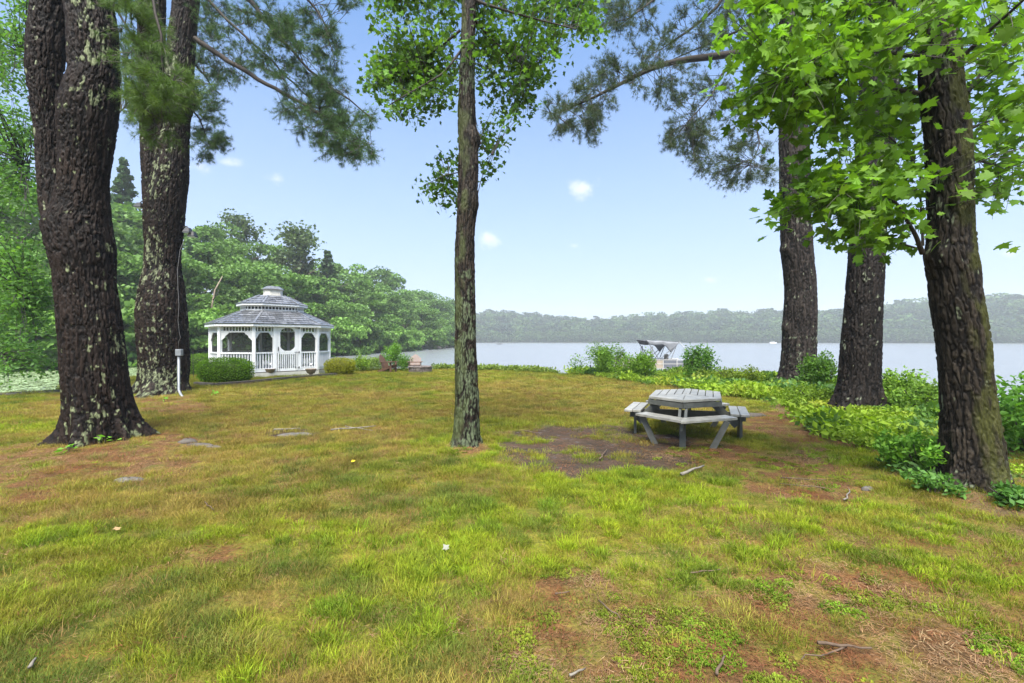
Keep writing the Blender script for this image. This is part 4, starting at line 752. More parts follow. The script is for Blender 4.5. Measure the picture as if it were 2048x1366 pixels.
# far shore: one distant wood nobody could count
fp, fs, ft = [], [], []
hsrc = [source('far_crown', *(lambda n, r: place(np.array([(-.5, -.4, 0), (.5, -.5, .1), (.45, .4, 0), (-.4, .5, .1)]), np.array([(0, 1, 2), (0, 2, 3)]), np.stack([r.normal(0, .17, n), r.normal(0, .17, n), np.clip(r.normal(.55, .24, n), .02, 1.05)], 1), rots(n, .5, r), r.uniform(.07, .17, n)))(420, np.random.default_rng(s)), M['grass']) for s in range(1, 6)]
for _ in range(6800):
    px = rng.uniform(850, 2550) if rng.uniform() < .93 else rng.uniform(-600, 850); k = 1.0 + rng.uniform(0, 1) ** 1.7 * .27; Ys = farshore(px); top = CAMH + (HZ - farsky(px)) / F * Ys * 1.18 - TREEH
    z = float(np.interp(k, [.985, 1, 1.03, 1.12, 1.25, 1.5], [-1.5, -.4, .05 * top, .55 * top, top, .8 * top])); fp.append(((px - 1024) / F * Ys * k, Ys * k, z - .3)); low = k < 1.02
    fs.append(rng.uniform(6, 13) if low else (rng.uniform(12, 21) if rng.uniform() < .25 else rng.uniform(9, 16))); g_ = rng.uniform(.75, 1.25); pine_ = rng.uniform() < .45
    ft.append(np.array((.028, .052, .026) if pine_ and not low else (.055, .095, .032)) * g_)
n = len(fp); scatter('far_wood', fp, np.stack([np.zeros(n), np.zeros(n), rng.uniform(0, 6.28, n)], 1), fs, np.array(ft), hsrc)

# ------------------------------------------------------------------ lily pads on the cove
def pad(seed):
    r = np.random.default_rng(seed); V = []; Fc = []
    for k in range(7):
        x, y = r.normal(0, .32, 2); q = r.uniform(.09, .17); a0 = r.uniform(0, 6.28); b0 = len(V); V.append((x, y, .02)); m_ = 9
        for j in range(m_): a = a0 + .35 + (6.28 - .7) * j / (m_ - 1); V.append((x + q * math.cos(a), y + q * math.sin(a), .02 + r.uniform(-.006, .03)))
        Fc += [(b0, b0 + 1 + j, b0 + 2 + j) for j in range(m_ - 1)]
    return np.array(V), np.array(Fc)
padm = leafmat('lily_pad', .1, 'tint', True, .25, .6); ps = [source('lily_pad', *pad(40 + k), padm) for k in range(4)]
y = np.sqrt(rng.uniform(13.5**2, 44**2, 20000)); u = rng.uniform(-200, 440, 20000); x = (u - 1024) / F * y; lim = np.array([leftshore(q) for q in u]) * .95
k = (sdist(x, y) > .5) & (y < lim) & (fbm2(x, y, .35, 3, 77) > .40) & (rng.uniform(0, 1, 20000) < .75); x, y = x[k], y[k]; n = len(x)
scatter('lily_pads', np.stack([x, y, np.full(n, WATER)], 1), np.stack([np.zeros(n), np.zeros(n), rng.uniform(0, 6, n)], 1), rng.uniform(.8, 1.4, n), np.array([.2, .26, .14]) * rng.uniform(.7, 1.5, (n, 1)), ps)
# gravel edge on the left shore
gs = []
for k_ in range(4):
    r = np.random.default_rng(60 + k_); a = np.array([(math.cos(q) * r.uniform(.7, 1.1), math.sin(q) * r.uniform(.7, 1.1), -.3) for q in np.linspace(0, 6.28, 7)[:-1]] + [(r.normal(0, .2), r.normal(0, .2), .55)]); gs.append(source('pebble', a * .06, np.array([(j, (j + 1) % 6, 6) for j in range(6)]), M['grass']))
x = rng.uniform(-19, -12.6, 9000); y = rng.uniform(12.4, 16, 9000); d = sdist(x, y); k = (np.abs(d + .35) < .75 + .3 * (fbm2(x, y, 1, 2, 4) - .5)) & (x < -13.2); x, y = x[k], y[k]; n = len(x)
scatter('gravel', np.stack([x, y, gz(x, y) + .015], 1), rng.uniform(0, 6, (n, 3)) * np.array([.1, .1, 1]), rng.uniform(.5, 1.5, n), np.array([.075, .07, .068]) * rng.uniform(.5, 2.0, (n, 1)), gs)

# ------------------------------------------------------------------ bank plants, shrubs
def plantlet(seed, nl, h, ls):
    r = np.random.default_rng(seed); n = nl; a = r.uniform(0, 6.28, n); d = .16 * np.sqrt(r.uniform(0, 1, n)); p = np.stack([d * np.cos(a), d * np.sin(a), h * r.uniform(.35, 1, n) * (1 - d * 2)], 1); V, Fc = place(SIMPLE[0] * np.array([1, 1, 1]), SIMPLE[1], p, rots(n, .5, r), ls * r.uniform(.6, 1.3, n)); b0 = len(V); V = list(V); Fc = list(Fc)
    for k in range(4):
        q = len(V); x, y = r.normal(0, .05, 2); V += [np.array((x - .004, y, -.03)), np.array((x + .004, y, -.03)), np.array((x * 2, y * 2, h * .8))]; Fc.append((q, q + 1, q + 2))
    return np.array(V), np.array(Fc)
pl = [source('ground_plant', *plantlet(20 + k, 26, .20, .085), M['plant']) for k in range(5)]
def field_bank(n, y0, y1): y = np.sqrt(rng.uniform(y0 * y0, y1 * y1, n)); x = rng.uniform(.05, 1.28, n) * y; return x, y
x, y = field_bank(60000, 3.2, 24.5); z = zones(x, y); sd_ = sdist(x, y); dl = sdist(x, y, BANK)
den = z['bank'] * (sd_ < 1.4) * np.clip(.30 + .9 * sstep(.42, .62, fbm2(x, y, .8, 3, 18)) + .4 * sstep(-.5, .6, sd_), 0, 1) * np.where(y < 10, lerp(.12, 1.0, sstep(5.0, 8, y)), .75)
rustp = patch(*topx(x, y), x, y, [(1640, 840, 60, 14), (1560, 830, 60, 16), (1520, 815, 60, 9), (1480, 850, 70, 20)], 19); k = rng.uniform(0, 1, len(x)) < den * (1 - .85 * rustp) * .8; x, y = x[k], y[k]; n = len(x)
tc_ = L3(np.repeat(np.array([[.19, .28, .022]]), n, 0), np.array([.07, .15, .035]), sstep(.42, .6, fbm2(x, y, 1.1, 3, 29))); tc_ = L3(tc_, np.array([.28, .30, .04]), sstep(.58, .7, fbm2(x, y, 2.3, 2, 39)) * .7)
scatter('ground_cover_plants', np.stack([x, y, gz(x, y)], 1), np.stack([rng.normal(0, .12, n), rng.normal(0, .12, n), rng.uniform(0, 6.28, n)], 1), rng.uniform(.6, 1.25, n) * (.75 + .75 * sstep(.45, .65, fbm2(x, y, .7, 2, 8))) * lerp(.5, 1.15, sstep(4.5, 9, y)) * (1 + .5 * sstep(-.3, .8, sd_[k])), tc_ * rng.uniform(.8, 1.25, (n, 1)), pl)
x, y = rng.uniform(-4.5, 2.3, 1500), rng.uniform(23.2, 27.6, 1500); d = sdist(x, y); k = (np.abs(d - .1) < .8) & (rng.uniform(0, 1, 1500) < .75); x, y = x[k], y[k]; n = len(x)
scatter('shore_weeds', np.stack([x, y, gz(x, y)], 1), np.stack([np.zeros(n), np.zeros(n), rng.uniform(0, 6, n)], 1), rng.uniform(1.0, 1.9, n), np.array([.15, .21, .04]) * rng.uniform(.7, 1.3, (n, 1)), pl)

def shrub(name, label, c, r3, n, ls, base, cat='shrub', group=None, up=.35, box=False, stems=7):
    t = thing(name, label, cat, c, group); rx, ry, rz = r3; rs = np.random.default_rng(int(abs(c[0] * 1000 + c[1] * 77)) % 99999)
    if box:      # clipped hedge: leaves over a rounded block
        d = rs.normal(0, 1, (n, 3)); d /= np.linalg.norm(d, axis=1, keepdims=True); e = 1 / (np.abs(d) ** 3.2).sum(1) ** (1 / 3.2); d = d * e[:, None]; d[:, 2] = d[:, 2] * .5 + .5; p = d * np.array([rx, ry, rz]) * rs.uniform(.93, 1.06, (n, 1)) * (1 + .10 * (fbm(d * 3.0 + c[0], 3, 6)[:, None] - .5))
        u_, v_ = np.meshgrid(np.linspace(0, 2 * np.pi, 24, endpoint=False), np.linspace(-1.5, 1.5, 12)); q = np.stack([np.cos(u_) * np.cos(v_), np.sin(u_) * np.cos(v_), np.sin(v_)], 2).reshape(-1, 3); q = q / ((np.abs(q) ** 3.2).sum(1) ** (1 / 3.2))[:, None]; q[:, 2] = q[:, 2] * .5 + .5; i = np.arange(11)[:, None] * 24; kk = np.arange(24)[None]; Q = np.stack([i + kk, i + (kk + 1) % 24, i + 24 + (kk + 1) % 24, i + 24 + kk], 2).reshape(-1, 4)
        fast('dark_core', q * np.array([rx, ry, rz]) * .9 + np.array(c), Q, M['leaf'], t, np.array(base) * .6)  # added closed core in darkened leaf colour for the shady inside, blocks see-through
    else:
        nl = 14; L = [(rs.normal(0, .45), rs.normal(0, .45), rs.uniform(.3, .85), rs.uniform(.25, .42)) for _ in range(nl)]; pp = []
        for lx_, ly_, lz_, q in L:
            m_ = n // nl; d = rs.normal(0, 1, (m_, 3)); d /= np.linalg.norm(d, axis=1, keepdims=True); pp.append(d * q * rs.uniform(.35, 1.15, (m_, 1)) + np.array([lx_, ly_, lz_ * .95]))
        p = np.concatenate(pp); p[:, 2] = np.maximum(p[:, 2], .02); p = p * np.array([rx, ry, rz]); n = len(p)
    V, Fc = place(SIMPLE[0], SIMPLE[1], p + np.array(c), rots(n, up, rs), ls * rs.uniform(.6, 1.3, n)); C = tint_leaf(n, base, .28, .2) * (.8 + .4 * vnoise(p * 2.6 + c[0], 5))[:, None]
    fast('foliage', V, Fc, M['leaf'], t, np.repeat(C, 4, 0), False, 'stuff')
    acc = Acc()
    for _ in range(stems): a = rs.uniform(0, 6.28); V, Q = tube_arr(np.array([(0, 0, -.1), (math.cos(a) * rx * .25, math.sin(a) * ry * .25, rz * .4), (math.cos(a) * rx * .6, math.sin(a) * ry * .6, rz * .85)]) + np.array(c), [.014, .01, .005], 4); acc.add(V, Q)
    acc.build('stem', M['twig'], t, 'stuff'); return t
def on(px, py, z=None):
    g_ = G(px, py, 0.0 if z is None else z); return (g_[0], g_[1], gz1(*g_) if z is None else z)
def at(px, Y, z=None): x = (px - 1024) / F * Y; return (x, Y, gz1(x, Y) if z is None else z)
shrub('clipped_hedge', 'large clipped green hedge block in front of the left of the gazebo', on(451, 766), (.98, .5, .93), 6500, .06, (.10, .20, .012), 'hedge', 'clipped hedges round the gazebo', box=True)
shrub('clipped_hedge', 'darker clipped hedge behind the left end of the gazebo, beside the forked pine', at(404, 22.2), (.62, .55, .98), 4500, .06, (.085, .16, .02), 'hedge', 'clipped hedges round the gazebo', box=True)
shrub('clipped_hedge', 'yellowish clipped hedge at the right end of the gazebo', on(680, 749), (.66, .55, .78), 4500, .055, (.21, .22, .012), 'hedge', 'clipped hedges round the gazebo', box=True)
shrub('leafy_shrub', 'low bright green shrub right of the yellowish hedge', at(722, 24.4), (.75, .5, .8), 2600, .085, (.15, .24, .03))
shrub('leafy_shrub', 'pale low shrub between the yellowish hedge and the sideways wooden chair', at(748, 24.8), (.6, .45, .72), 1600, .08, (.16, .23, .06))
shrub('leafy_shrub', 'upright bright green shrub behind the sideways wooden chair', at(789, 25.4), (.7, .5, 1.42), 3000, .085, (.10, .21, .025))
shrub('leafy_shrub', 'dark green low bush right behind the two wooden chairs', at(806, 25.2), (.5, .4, .8), 1500, .075, (.07, .15, .03))
shrub('bank_shrub', 'tall feathery shrub in front of the left end of the pontoon boat', at(1222, 21.6), (1.1, .6, 1.45), 4600, .1, (.11, .21, .025))
shrub('bank_shrub', 'rounded green shrub below the pontoon boat canopy', at(1285, 20.2), (1.05, .6, 1.12), 4200, .095, (.12, .22, .02))
shrub('bank_shrub', 'dark leaved shrub at the right end of the pontoon boat', at(1398, 17.2), (.72, .5, 1.4), 3000, .1, (.075, .165, .025))
shrub('bank_shrub', 'low yellow green shrub left of the farthest pine trunk', at(1470, 16.0), (1.1, .7, .72), 3200, .085, (.16, .23, .025))
shrub('bank_shrub', 'lush shrub between the farthest pine and the straight dark pine', at(1645, 14.0), (.75, .6, 1.15), 2800, .1, (.09, .19, .025))
shrub('bank_shrub', 'light green bush at the right foot of the straight dark pine', at(1800, 10.9), (.8, .6, .98), 3200, .085, (.14, .25, .03))
shrub('bank_shrub', 'leafy bush just left of the nearest oak trunk above the water', at(1845, 9.6), (.55, .45, .62), 2000, .08, (.12, .22, .03))
shrub('bank_shrub', 'tall leafy shrub at the right edge beside the nearest oak', at(2062, 6.6), (.7, .6, 1.25), 2600, .1, (.08, .19, .025))
shrub('bank_shrub', 'low fresh green plant in front of the straight dark pine roots', at(1630, 11.2), (.75, .5, .48), 2200, .075, (.17, .27, .03))
shrub('bank_shrub', 'fern like plant at the left foot of the nearest oak', at(1838, 5.5), (.36, .3, .42), 1500, .07, (.12, .26, .03))
shrub('bank_shrub', 'small leafy plant below the right side of the nearest oak', at(2020, 4.42), (.28, .2, .16), 600, .06, (.07, .17, .03))
shrub('bank_shrub', 'low green plant at the front foot of the nearest oak', at(1868, 4.75), (.22, .18, .2), 600, .055, (.07, .16, .03))

# ------------------------------------------------------------------ gazebo: long octagon with screens, double tier roof and cupola
GH = R(46.0); GL, GA, GB = 2.8, 1.5, 1.6
dv = lambda a: np.array([math.cos(a), math.sin(a)])
g0 = np.array([(508 - 1024) / F * 20.2, 20.2]); GP = [g0]
for ang, ln in ((0, GL), (45, GA), (90, GB), (135, GA), (180, GL), (225, GA), (270, GB)): GP.append(GP[-1] + ln * dv(GH + R(ang)))
GP = GP[:8]; gcen = sum(GP) / 8; GZ0 = gz1(*gcen); FL = GZ0 + .20
gaz = thing('gazebo', 'white screened gazebo with double tiered shingle roof and cupola by the cove', 'gazebo', (gcen[0], gcen[1], GZ0))
def oct_(s, d=0.0):
    """ring of the eight corners scaled about the centre and pushed out by d"""
    out = []
    for i in range(8):
        a, b, c = GP[i - 1], GP[i], GP[(i + 1) % 8]; n1 = np.array([(b - a)[1], -(b - a)[0]]); n1 /= np.linalg.norm(n1); n2 = np.array([(c - b)[1], -(c - b)[0]]); n2 /= np.linalg.norm(n2); m_ = (n1 + n2) / (1 + n1 @ n2)
        out.append(gcen + (b - gcen) * s + m_ * d)
    return out
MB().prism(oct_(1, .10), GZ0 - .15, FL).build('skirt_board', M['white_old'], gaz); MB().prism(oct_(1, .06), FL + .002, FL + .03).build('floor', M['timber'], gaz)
ZP = 2.36 + GZ0     # top of posts
def post(p, w=.13, rot=GH):
    mb = MB(); mb.box((p[0], p[1], (FL + .03 + ZP) / 2), (w, w, ZP - FL - .03), rot); mb.build('post', M['white'], gaz, bevel=.008)
for i, p in enumerate(GP): post(p, .14, GH + R(45 * i - 22.5))
screenm, t, b, out = mat_new('dark_insect_screen'); b.inputs['Base Color'].default_value = (.03, .032, .033, 1); b.inputs['Roughness'].default_value = .8
tr = t.nodes.new('ShaderNodeBsdfTransparent'); mx = t.nodes.new('ShaderNodeMixShader'); mx.inputs[0].default_value = .42; t.links.new(tr.outputs[0], mx.inputs[1]); t.links.new(b.outputs[0], mx.inputs[2]); t.links.new(mx.outputs[0], out.inputs[0])
bal_me = {}
def baluster_mesh(h):
    if h not in bal_me:
        o = MB().box((0, 0, 0), (.038, .038, h)).build('baluster', M['white']); bal_me[h] = o.data; bpy.data.objects.remove(o)
    return bal_me[h]
def kids(parent, name, me, places, rz):
    off = BASE[gaz.name]
    for p in places:
        o = bpy.data.objects.new(name, me); COL.objects.link(o); o.parent = parent; o.location = Vector(np.array(p) - off); o.rotation_euler = (0, 0, rz)
def p3(p, z): return (p[0], p[1], z)
def scallop(t, n=2):    # height of the arch edge below its top, 0 mid span
    a = abs(t - .5) * 2; return .02 + .26 * max(0, (a - .42) / .58) ** 1.6 + (.055 if a > .52 else 0) + (.06 if a > .72 else 0)
def bay(a, b, door=False, detail=True):
    u = (b - a) / np.linalg.norm(b - a); L = np.linalg.norm(b - a); n_ = np.array([u[1], -u[0]]); ang = math.atan2(u[1], u[0]); q0 = a + u * .07; q1 = b - u * .07; l = L - .14
    # frieze of short spindles under the eave
    fr = MB(); fr.bar(p3(q0, ZP - .07), p3(q1, ZP - .07), .07, .09); fr.bar(p3(q0, ZP - .305), p3(q1, ZP - .305), .06, .035); fo = fr.build('frieze_rail', M['white'], gaz)
    ns = max(3, int(l / .125)); kids(fo, 'spindle', baluster_mesh(.172), [p3(q0 + u * l * (k + .5) / ns, ZP - .201) for k in range(ns)], ang)
    if not door:
        # arched bracket board
        zt = ZP - .325; m_ = 28; V = []; Fs = []
        for k in range(m_ + 1):
            t_ = k / m_; c = q0 + u * l * t_; zb = zt - max(.03, scallop(t_) * min(1.0, l / .9)) - (0 if abs(t_ - .5) > .06 or l > 1.2 else -.0)
            for o_ in (-.02, .02): V += [p3(c + n_ * o_, zt), p3(c + n_ * o_, zb)]
        for k in range(m_):
            b0 = 4 * k; b1 = b0 + 4; Fs += [(b0, b0 + 1, b1 + 1, b1), (b0 + 2, b1 + 2, b1 + 3, b0 + 3), (b0 + 1, b0 + 3, b1 + 3, b1 + 1), (b0, b1, b1 + 2, b0 + 2)]
        mb = MB(); mb.add(V, Fs); mb.build('arch_bracket', M['white'], gaz)
        zr, zl = 1.09 + GZ0, .37 + GZ0; mb = MB(); mb.bar(p3(q0, zr), p3(q1, zr), .09, .06); mb.bar(p3(q0, zl), p3(q1, zl), .06, .06); ro = mb.build('railing', M['white'], gaz)
        nb = max(4, int(l / .115)); kids(ro, 'baluster', baluster_mesh(round(zr - zl - .06, 3)), [p3(q0 + u * l * (k + .5) / nb, (zr + zl) / 2) for k in range(nb)], ang)
        mb = MB(); mb.bar(p3(q0, FL + .10), p3(q1, FL + .10), .05, .13); mb.build('kick_board', M['white'], gaz)
        s_ = MB(); i_ = -n_ * .045; s_.add([p3(q0 + i_, zr), p3(q1 + i_, zr), p3(q1 + i_, ZP - .03), p3(q0 + i_, ZP - .03)], [(0, 1, 2, 3)]); s_.build('screen', screenm, gaz)
for i in range(8):
    a, b = GP[i], GP[(i + 1) % 8]
    if i == 0:
        j1, j2 = a + (b - a) * .305, a + (b - a) * .695; post(j1, .15, GH); post(j2, .15, GH); bay(a, j1); bay(j2, b); door_a, door_b = j1, j2; bay(j1, j2, True)
    elif i == 4: m_ = (a + b) / 2; post(m_); bay(a, m_); bay(m_, b)
    else: bay(a, b)
# screen door
u = (door_b - door_a) / np.linalg.norm(door_b - door_a); n_ = np.array([u[1], -u[0]]); w0 = .085; W = np.linalg.norm(door_b - door_a); D0 = door_a + n_ * .03; zb, zt, zm = FL + .04, ZP - .03, 1.12 + GZ0
def dp(x, z, o=0.0): q = D0 + u * x + n_ * o; return (q[0], q[1], z)
x0, x1 = w0, W - w0; ca, ch = .10, .13; ins = .135; hole = []
hx0, hx1, hz0, hz1 = x0 + ins, x1 - ins, zm + .05, zt - .10; cc = .20
hole = [(hx0 + cc, hz0), (hx1 - cc, hz0), (hx1 - cc * .55, hz0 + .06), (hx1 - .05, hz0 + cc * .55), (hx1, hz0 + cc), (hx1, hz1 - cc), (hx1 - .05, hz1 - cc * .55), (hx1 - cc * .55, hz1 - .05), (hx1 - cc, hz1), (hx0 + cc, hz1), (hx0 + cc * .55, hz1 - .05), (hx0 + .05, hz1 - cc * .55), (hx0, hz1 - cc), (hx0, hz0 + cc), (hx0 + .05, hz0 + cc * .55), (hx0 + cc * .55, hz0 + .06)]
cx_, cz_ = (x0 + x1) / 2, (hz0 + hz1) / 2; rim = []
for hx, hz in hole:
    dx, dz = hx - cx_, hz - cz_; s_ = min((x1 - cx_) / abs(dx) if dx else 9e9, (zt - cz_) / abs(dz) if dz > 0 else 9e9, (cz_ - zm + .03) / abs(dz) if dz < 0 else 9e9); rim.append((cx_ + dx * s_, cz_ + dz * s_))
cor = [(x1, zm - .03), (x1, zt), (x0, zt), (x0, zm - .03)]
V = []; Fs = []; nh = len(hole)
for o_ in (.0, .04): V += [dp(x, z, o_) for x, z in hole] + [dp(x, z, o_) for x, z in rim]
for k in range(nh):
    k2 = (k + 1) % nh; Fs += [(k, nh + k, nh + k2, k2), (2 * nh + k, 2 * nh + k2, 3 * nh + k2, 3 * nh + k), (k, k2, 2 * nh + k2, 2 * nh + k)]
mb = MB(); mb.add(V, Fs)
for (xa, za) in cor:   # square the corners off
    mb.add([dp(xa, za, o) for o in (0, .04)] + [dp(xa + (-.12 if xa > cx_ else .12), za, o) for o in (0, .04)] + [dp(xa, za + (-.14 if za > cz_ else .14), o) for o in (0, .04)], [(0, 2, 4), (1, 5, 3)])
mb.bar(dp(x0 + .05, zb, .02), dp(x0 + .05, zm - .03, .02), .04, .10, n_.tolist() + [0]); mb.bar(dp(x1 - .05, zb, .02), dp(x1 - .05, zm - .03, .02), .04, .10, n_.tolist() + [0])
mb.bar(dp(x0 + .1, zb + .06, .021), dp(x1 - .1, zb + .06, .021), .04, .12); mb.bar(dp(x0 + .1, zm - .07, .021), dp(x1 - .1, zm - .07, .021), .04, .07)
door = mb.build('screen_door', M['white'], gaz)
nb = 8; hb = round(zm - .105 - zb - .12, 3); kids(door, 'baluster', baluster_mesh(hb), [dp(x0 + .1 + (x1 - x0 - .2) * (k + .5) / nb, zb + .12 + hb / 2, .02) for k in range(nb)], GH)
s_ = MB(); s_.add([dp(x0 + .1, zm, .01), dp(x1 - .1, zm, .01), dp(x1 - .1, zt - .05, .01), dp(x0 + .1, zt - .05, .01)], [(0, 1, 2, 3)]); s_.build('screen', screenm, door)
for z_ in (zb + .14, zm - .02, zt - .09):
    h_ = MB(); h_.bar(dp(x1 - .14, z_, .052), dp(x1 + .02, z_, .052), .014, .022); h_.bar(dp(x1 + .05, z_ - .05, .062), dp(x1 + .05, z_ + .05, .062), .02, .05); h_.build('hinge', M['black'], door)
h_ = MB(); h_.bar(dp(x0 + .05, zm + .06, .06), dp(x0 + .05, zm + .24, .06), .025, .03); h_.bar(dp(x0 + .05, zm + .07, .09), dp(x0 + .05, zm + .15, .09), .02, .03); h_.build('handle', M['black'], door)
# roof tiers with every shingle its own piece on the sides in view
cam3 = np.array([0, 0, CAMH]); nsh = 0
def tier(ring0, z0, ring1, z1, rows, nm):
    global nsh
    mb = MB(); n = 8; V = [p3(p, z0 - .012) for p in ring0] + [p3(p, z1 - .012) for p in ring1]; mb.add(V, [(k, (k + 1) % n, n + (k + 1) % n, n + k) for k in range(n)] + [tuple(range(n))[::-1], tuple(range(n, 2 * n))]); roof = mb.build(nm, M['deck'], gaz)
    hid = MB()
    for k in range(8):
        A, B = np.array(p3(ring0[k], z0)), np.array(p3(ring0[(k + 1) % 8], z0)); C, D = np.array(p3(ring1[(k + 1) % 8], z1)), np.array(p3(ring1[k], z1)); nn = np.cross(B - A, D - A); nn /= np.linalg.norm(nn); vis = nn @ (cam3 - A) > 0; rs = np.random.default_rng(k * 31 + rows)
        for r_ in range(rows):
            f0, f1 = r_ / rows, (r_ + 1.12) / rows; f1 = min(f1, 1.0); a0, b0 = A + (D - A) * f0, B + (C - B) * f0; a1, b1 = A + (D - A) * f1, B + (C - B) * f1; e = (B - A) / np.linalg.norm(B - A)
            lo = min((a0 - A) @ e, (a1 - A) @ e); hi = max((b0 - A) @ e, (b1 - A) @ e); x = lo - rs.uniform(0, .3)
            sl = (D - A) - e * ((D - A) @ e); Zl = lambda f: A + sl * f
            def clip(x_, f): xa, xb = ((A + (D - A) * f) - A) @ e, ((B + (C - B) * f) - A) @ e; return min(max(x_, xa), xb)
            while x < hi:
                w = rs.uniform(.26, .36); xs = [clip(x + .006, f0), clip(x + w - .006, f0), clip(x + w - .006, f1), clip(x + .006, f1)]; x += w
                if xs[1] - xs[0] < .02 and xs[2] - xs[3] < .02: continue
                th0 = .024 + rs.uniform(0, .014); lowc = [Zl(f0) + e * xs[0] - sl * .012 / np.linalg.norm(sl), Zl(f0) + e * xs[1] - sl * .012 / np.linalg.norm(sl), Zl(f1) + e * xs[2], Zl(f1) + e * xs[3]]
                V = [c_ + nn * .001 for c_ in lowc] + [lowc[0] + nn * th0, lowc[1] + nn * th0, lowc[2] + nn * .004, lowc[3] + nn * .004]; Fs = [(3, 2, 1, 0), (4, 5, 6, 7), (0, 1, 5, 4), (1, 2, 6, 5), (2, 3, 7, 6), (3, 0, 4, 7)]
                if vis and nsh < 300: MB().add(V, Fs).build('shingle', M['shingle'], roof); nsh += 1
                else: hid.add(V, Fs)
        # hip cap
    if hid.V: hid.build('shingles', M['shingle'], roof, kind='stuff')
    caps = MB()
    for k in range(8): caps.bar(np.array(p3(ring0[k], z0 + .022)), np.array(p3(ring1[k], z1 + .022)), .09, .018)
    caps.build('hip_cap', M['shingle'], gaz); return roof
def fascia(ring, z0, z1, sc=.11):
    for k in range(8):
        a, b = ring[k], ring[(k + 1) % 8]; e = (b - a) / np.linalg.norm(b - a); L = np.linalg.norm(b - a); n_ = np.array([e[1], -e[0]]); m_ = max(4, int(L / sc)) * 4; poly = [p3(a, z1), ]; V = []; Fs = []
        for q in range(m_ + 1):
            c = a + e * L * q / m_; zb = z0 + (.018 if q % 4 == 0 else (.0 if q % 4 == 2 else .005))
            for o_ in (0, .022): V += [p3(c - n_ * o_, z1), p3(c - n_ * o_, zb)]
        for q in range(m_): b0 = 4 * q; b1 = b0 + 4; Fs += [(b0, b1, b1 + 1, b0 + 1), (b0 + 2, b0 + 3, b1 + 3, b1 + 2), (b0 + 1, b1 + 1, b1 + 3, b0 + 3), (b0, b0 + 2, b1 + 2, b1)]
        MB().add(V, Fs).build('fascia_board', M['white'], gaz)
E0 = oct_(1, .22); z0r = 2.40 + GZ0; R1 = oct_(.545, 0); z1r = 3.07 + GZ0
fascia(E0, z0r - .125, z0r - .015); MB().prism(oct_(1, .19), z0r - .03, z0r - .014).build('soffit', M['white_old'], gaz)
tier(oct_(1, .235), z0r, R1, z1r, 7, 'lower_roof')
mb = MB(); mb.prism(oct_(.50, 0), z1r - .05, z1r + .24); mb.build('clerestory_back', M['deck'], gaz)
rg = oct_(.535, 0)
for k in range(8):
    a, b = rg[k], rg[(k + 1) % 8]; e = (b - a) / np.linalg.norm(b - a); L = np.linalg.norm(b - a); mb = MB(); mb.bar(p3(a, z1r + .03), p3(b, z1r + .03), .05, .05); mb.bar(p3(a, z1r + .195), p3(b, z1r + .195), .05, .04); ro = mb.build('clerestory_rail', M['white'], gaz)
    ns = max(3, int(L / .14)); kids(ro, 'spindle', baluster_mesh(.12), [p3(a + e * L * (q + .5) / ns, z1r + .115) for q in range(ns)], math.atan2(e[1], e[0]))
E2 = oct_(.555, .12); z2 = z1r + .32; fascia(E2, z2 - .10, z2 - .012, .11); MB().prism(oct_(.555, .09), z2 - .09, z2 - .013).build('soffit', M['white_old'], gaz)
R3 = oct_(.27, 0); z3 = z2 + .44; tier(oct_(.555, .13), z2, R3, z3, 4, 'upper_roof')
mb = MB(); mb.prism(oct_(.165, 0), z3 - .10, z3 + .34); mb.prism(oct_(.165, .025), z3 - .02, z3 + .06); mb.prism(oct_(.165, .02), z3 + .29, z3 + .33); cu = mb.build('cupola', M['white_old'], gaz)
cp = MB(); pr = oct_(.165, .07); n = 8; r1 = oct_(.11, 0); zc = z3 + .34; cp.add([p3(p, zc) for p in pr] + [p3(p, zc + .15) for p in r1] + [p3(p, zc - .02) for p in pr], [(k, (k + 1) % n, n + (k + 1) % n, n + k) for k in range(8)] + [tuple(range(8, 16))] + [tuple(range(16, 24))[::-1]] + [(16 + k, 16 + (k + 1) % n, (k + 1) % n, k) for k in range(8)]); cp.build('cupola_roof', M['shingle'], cu)
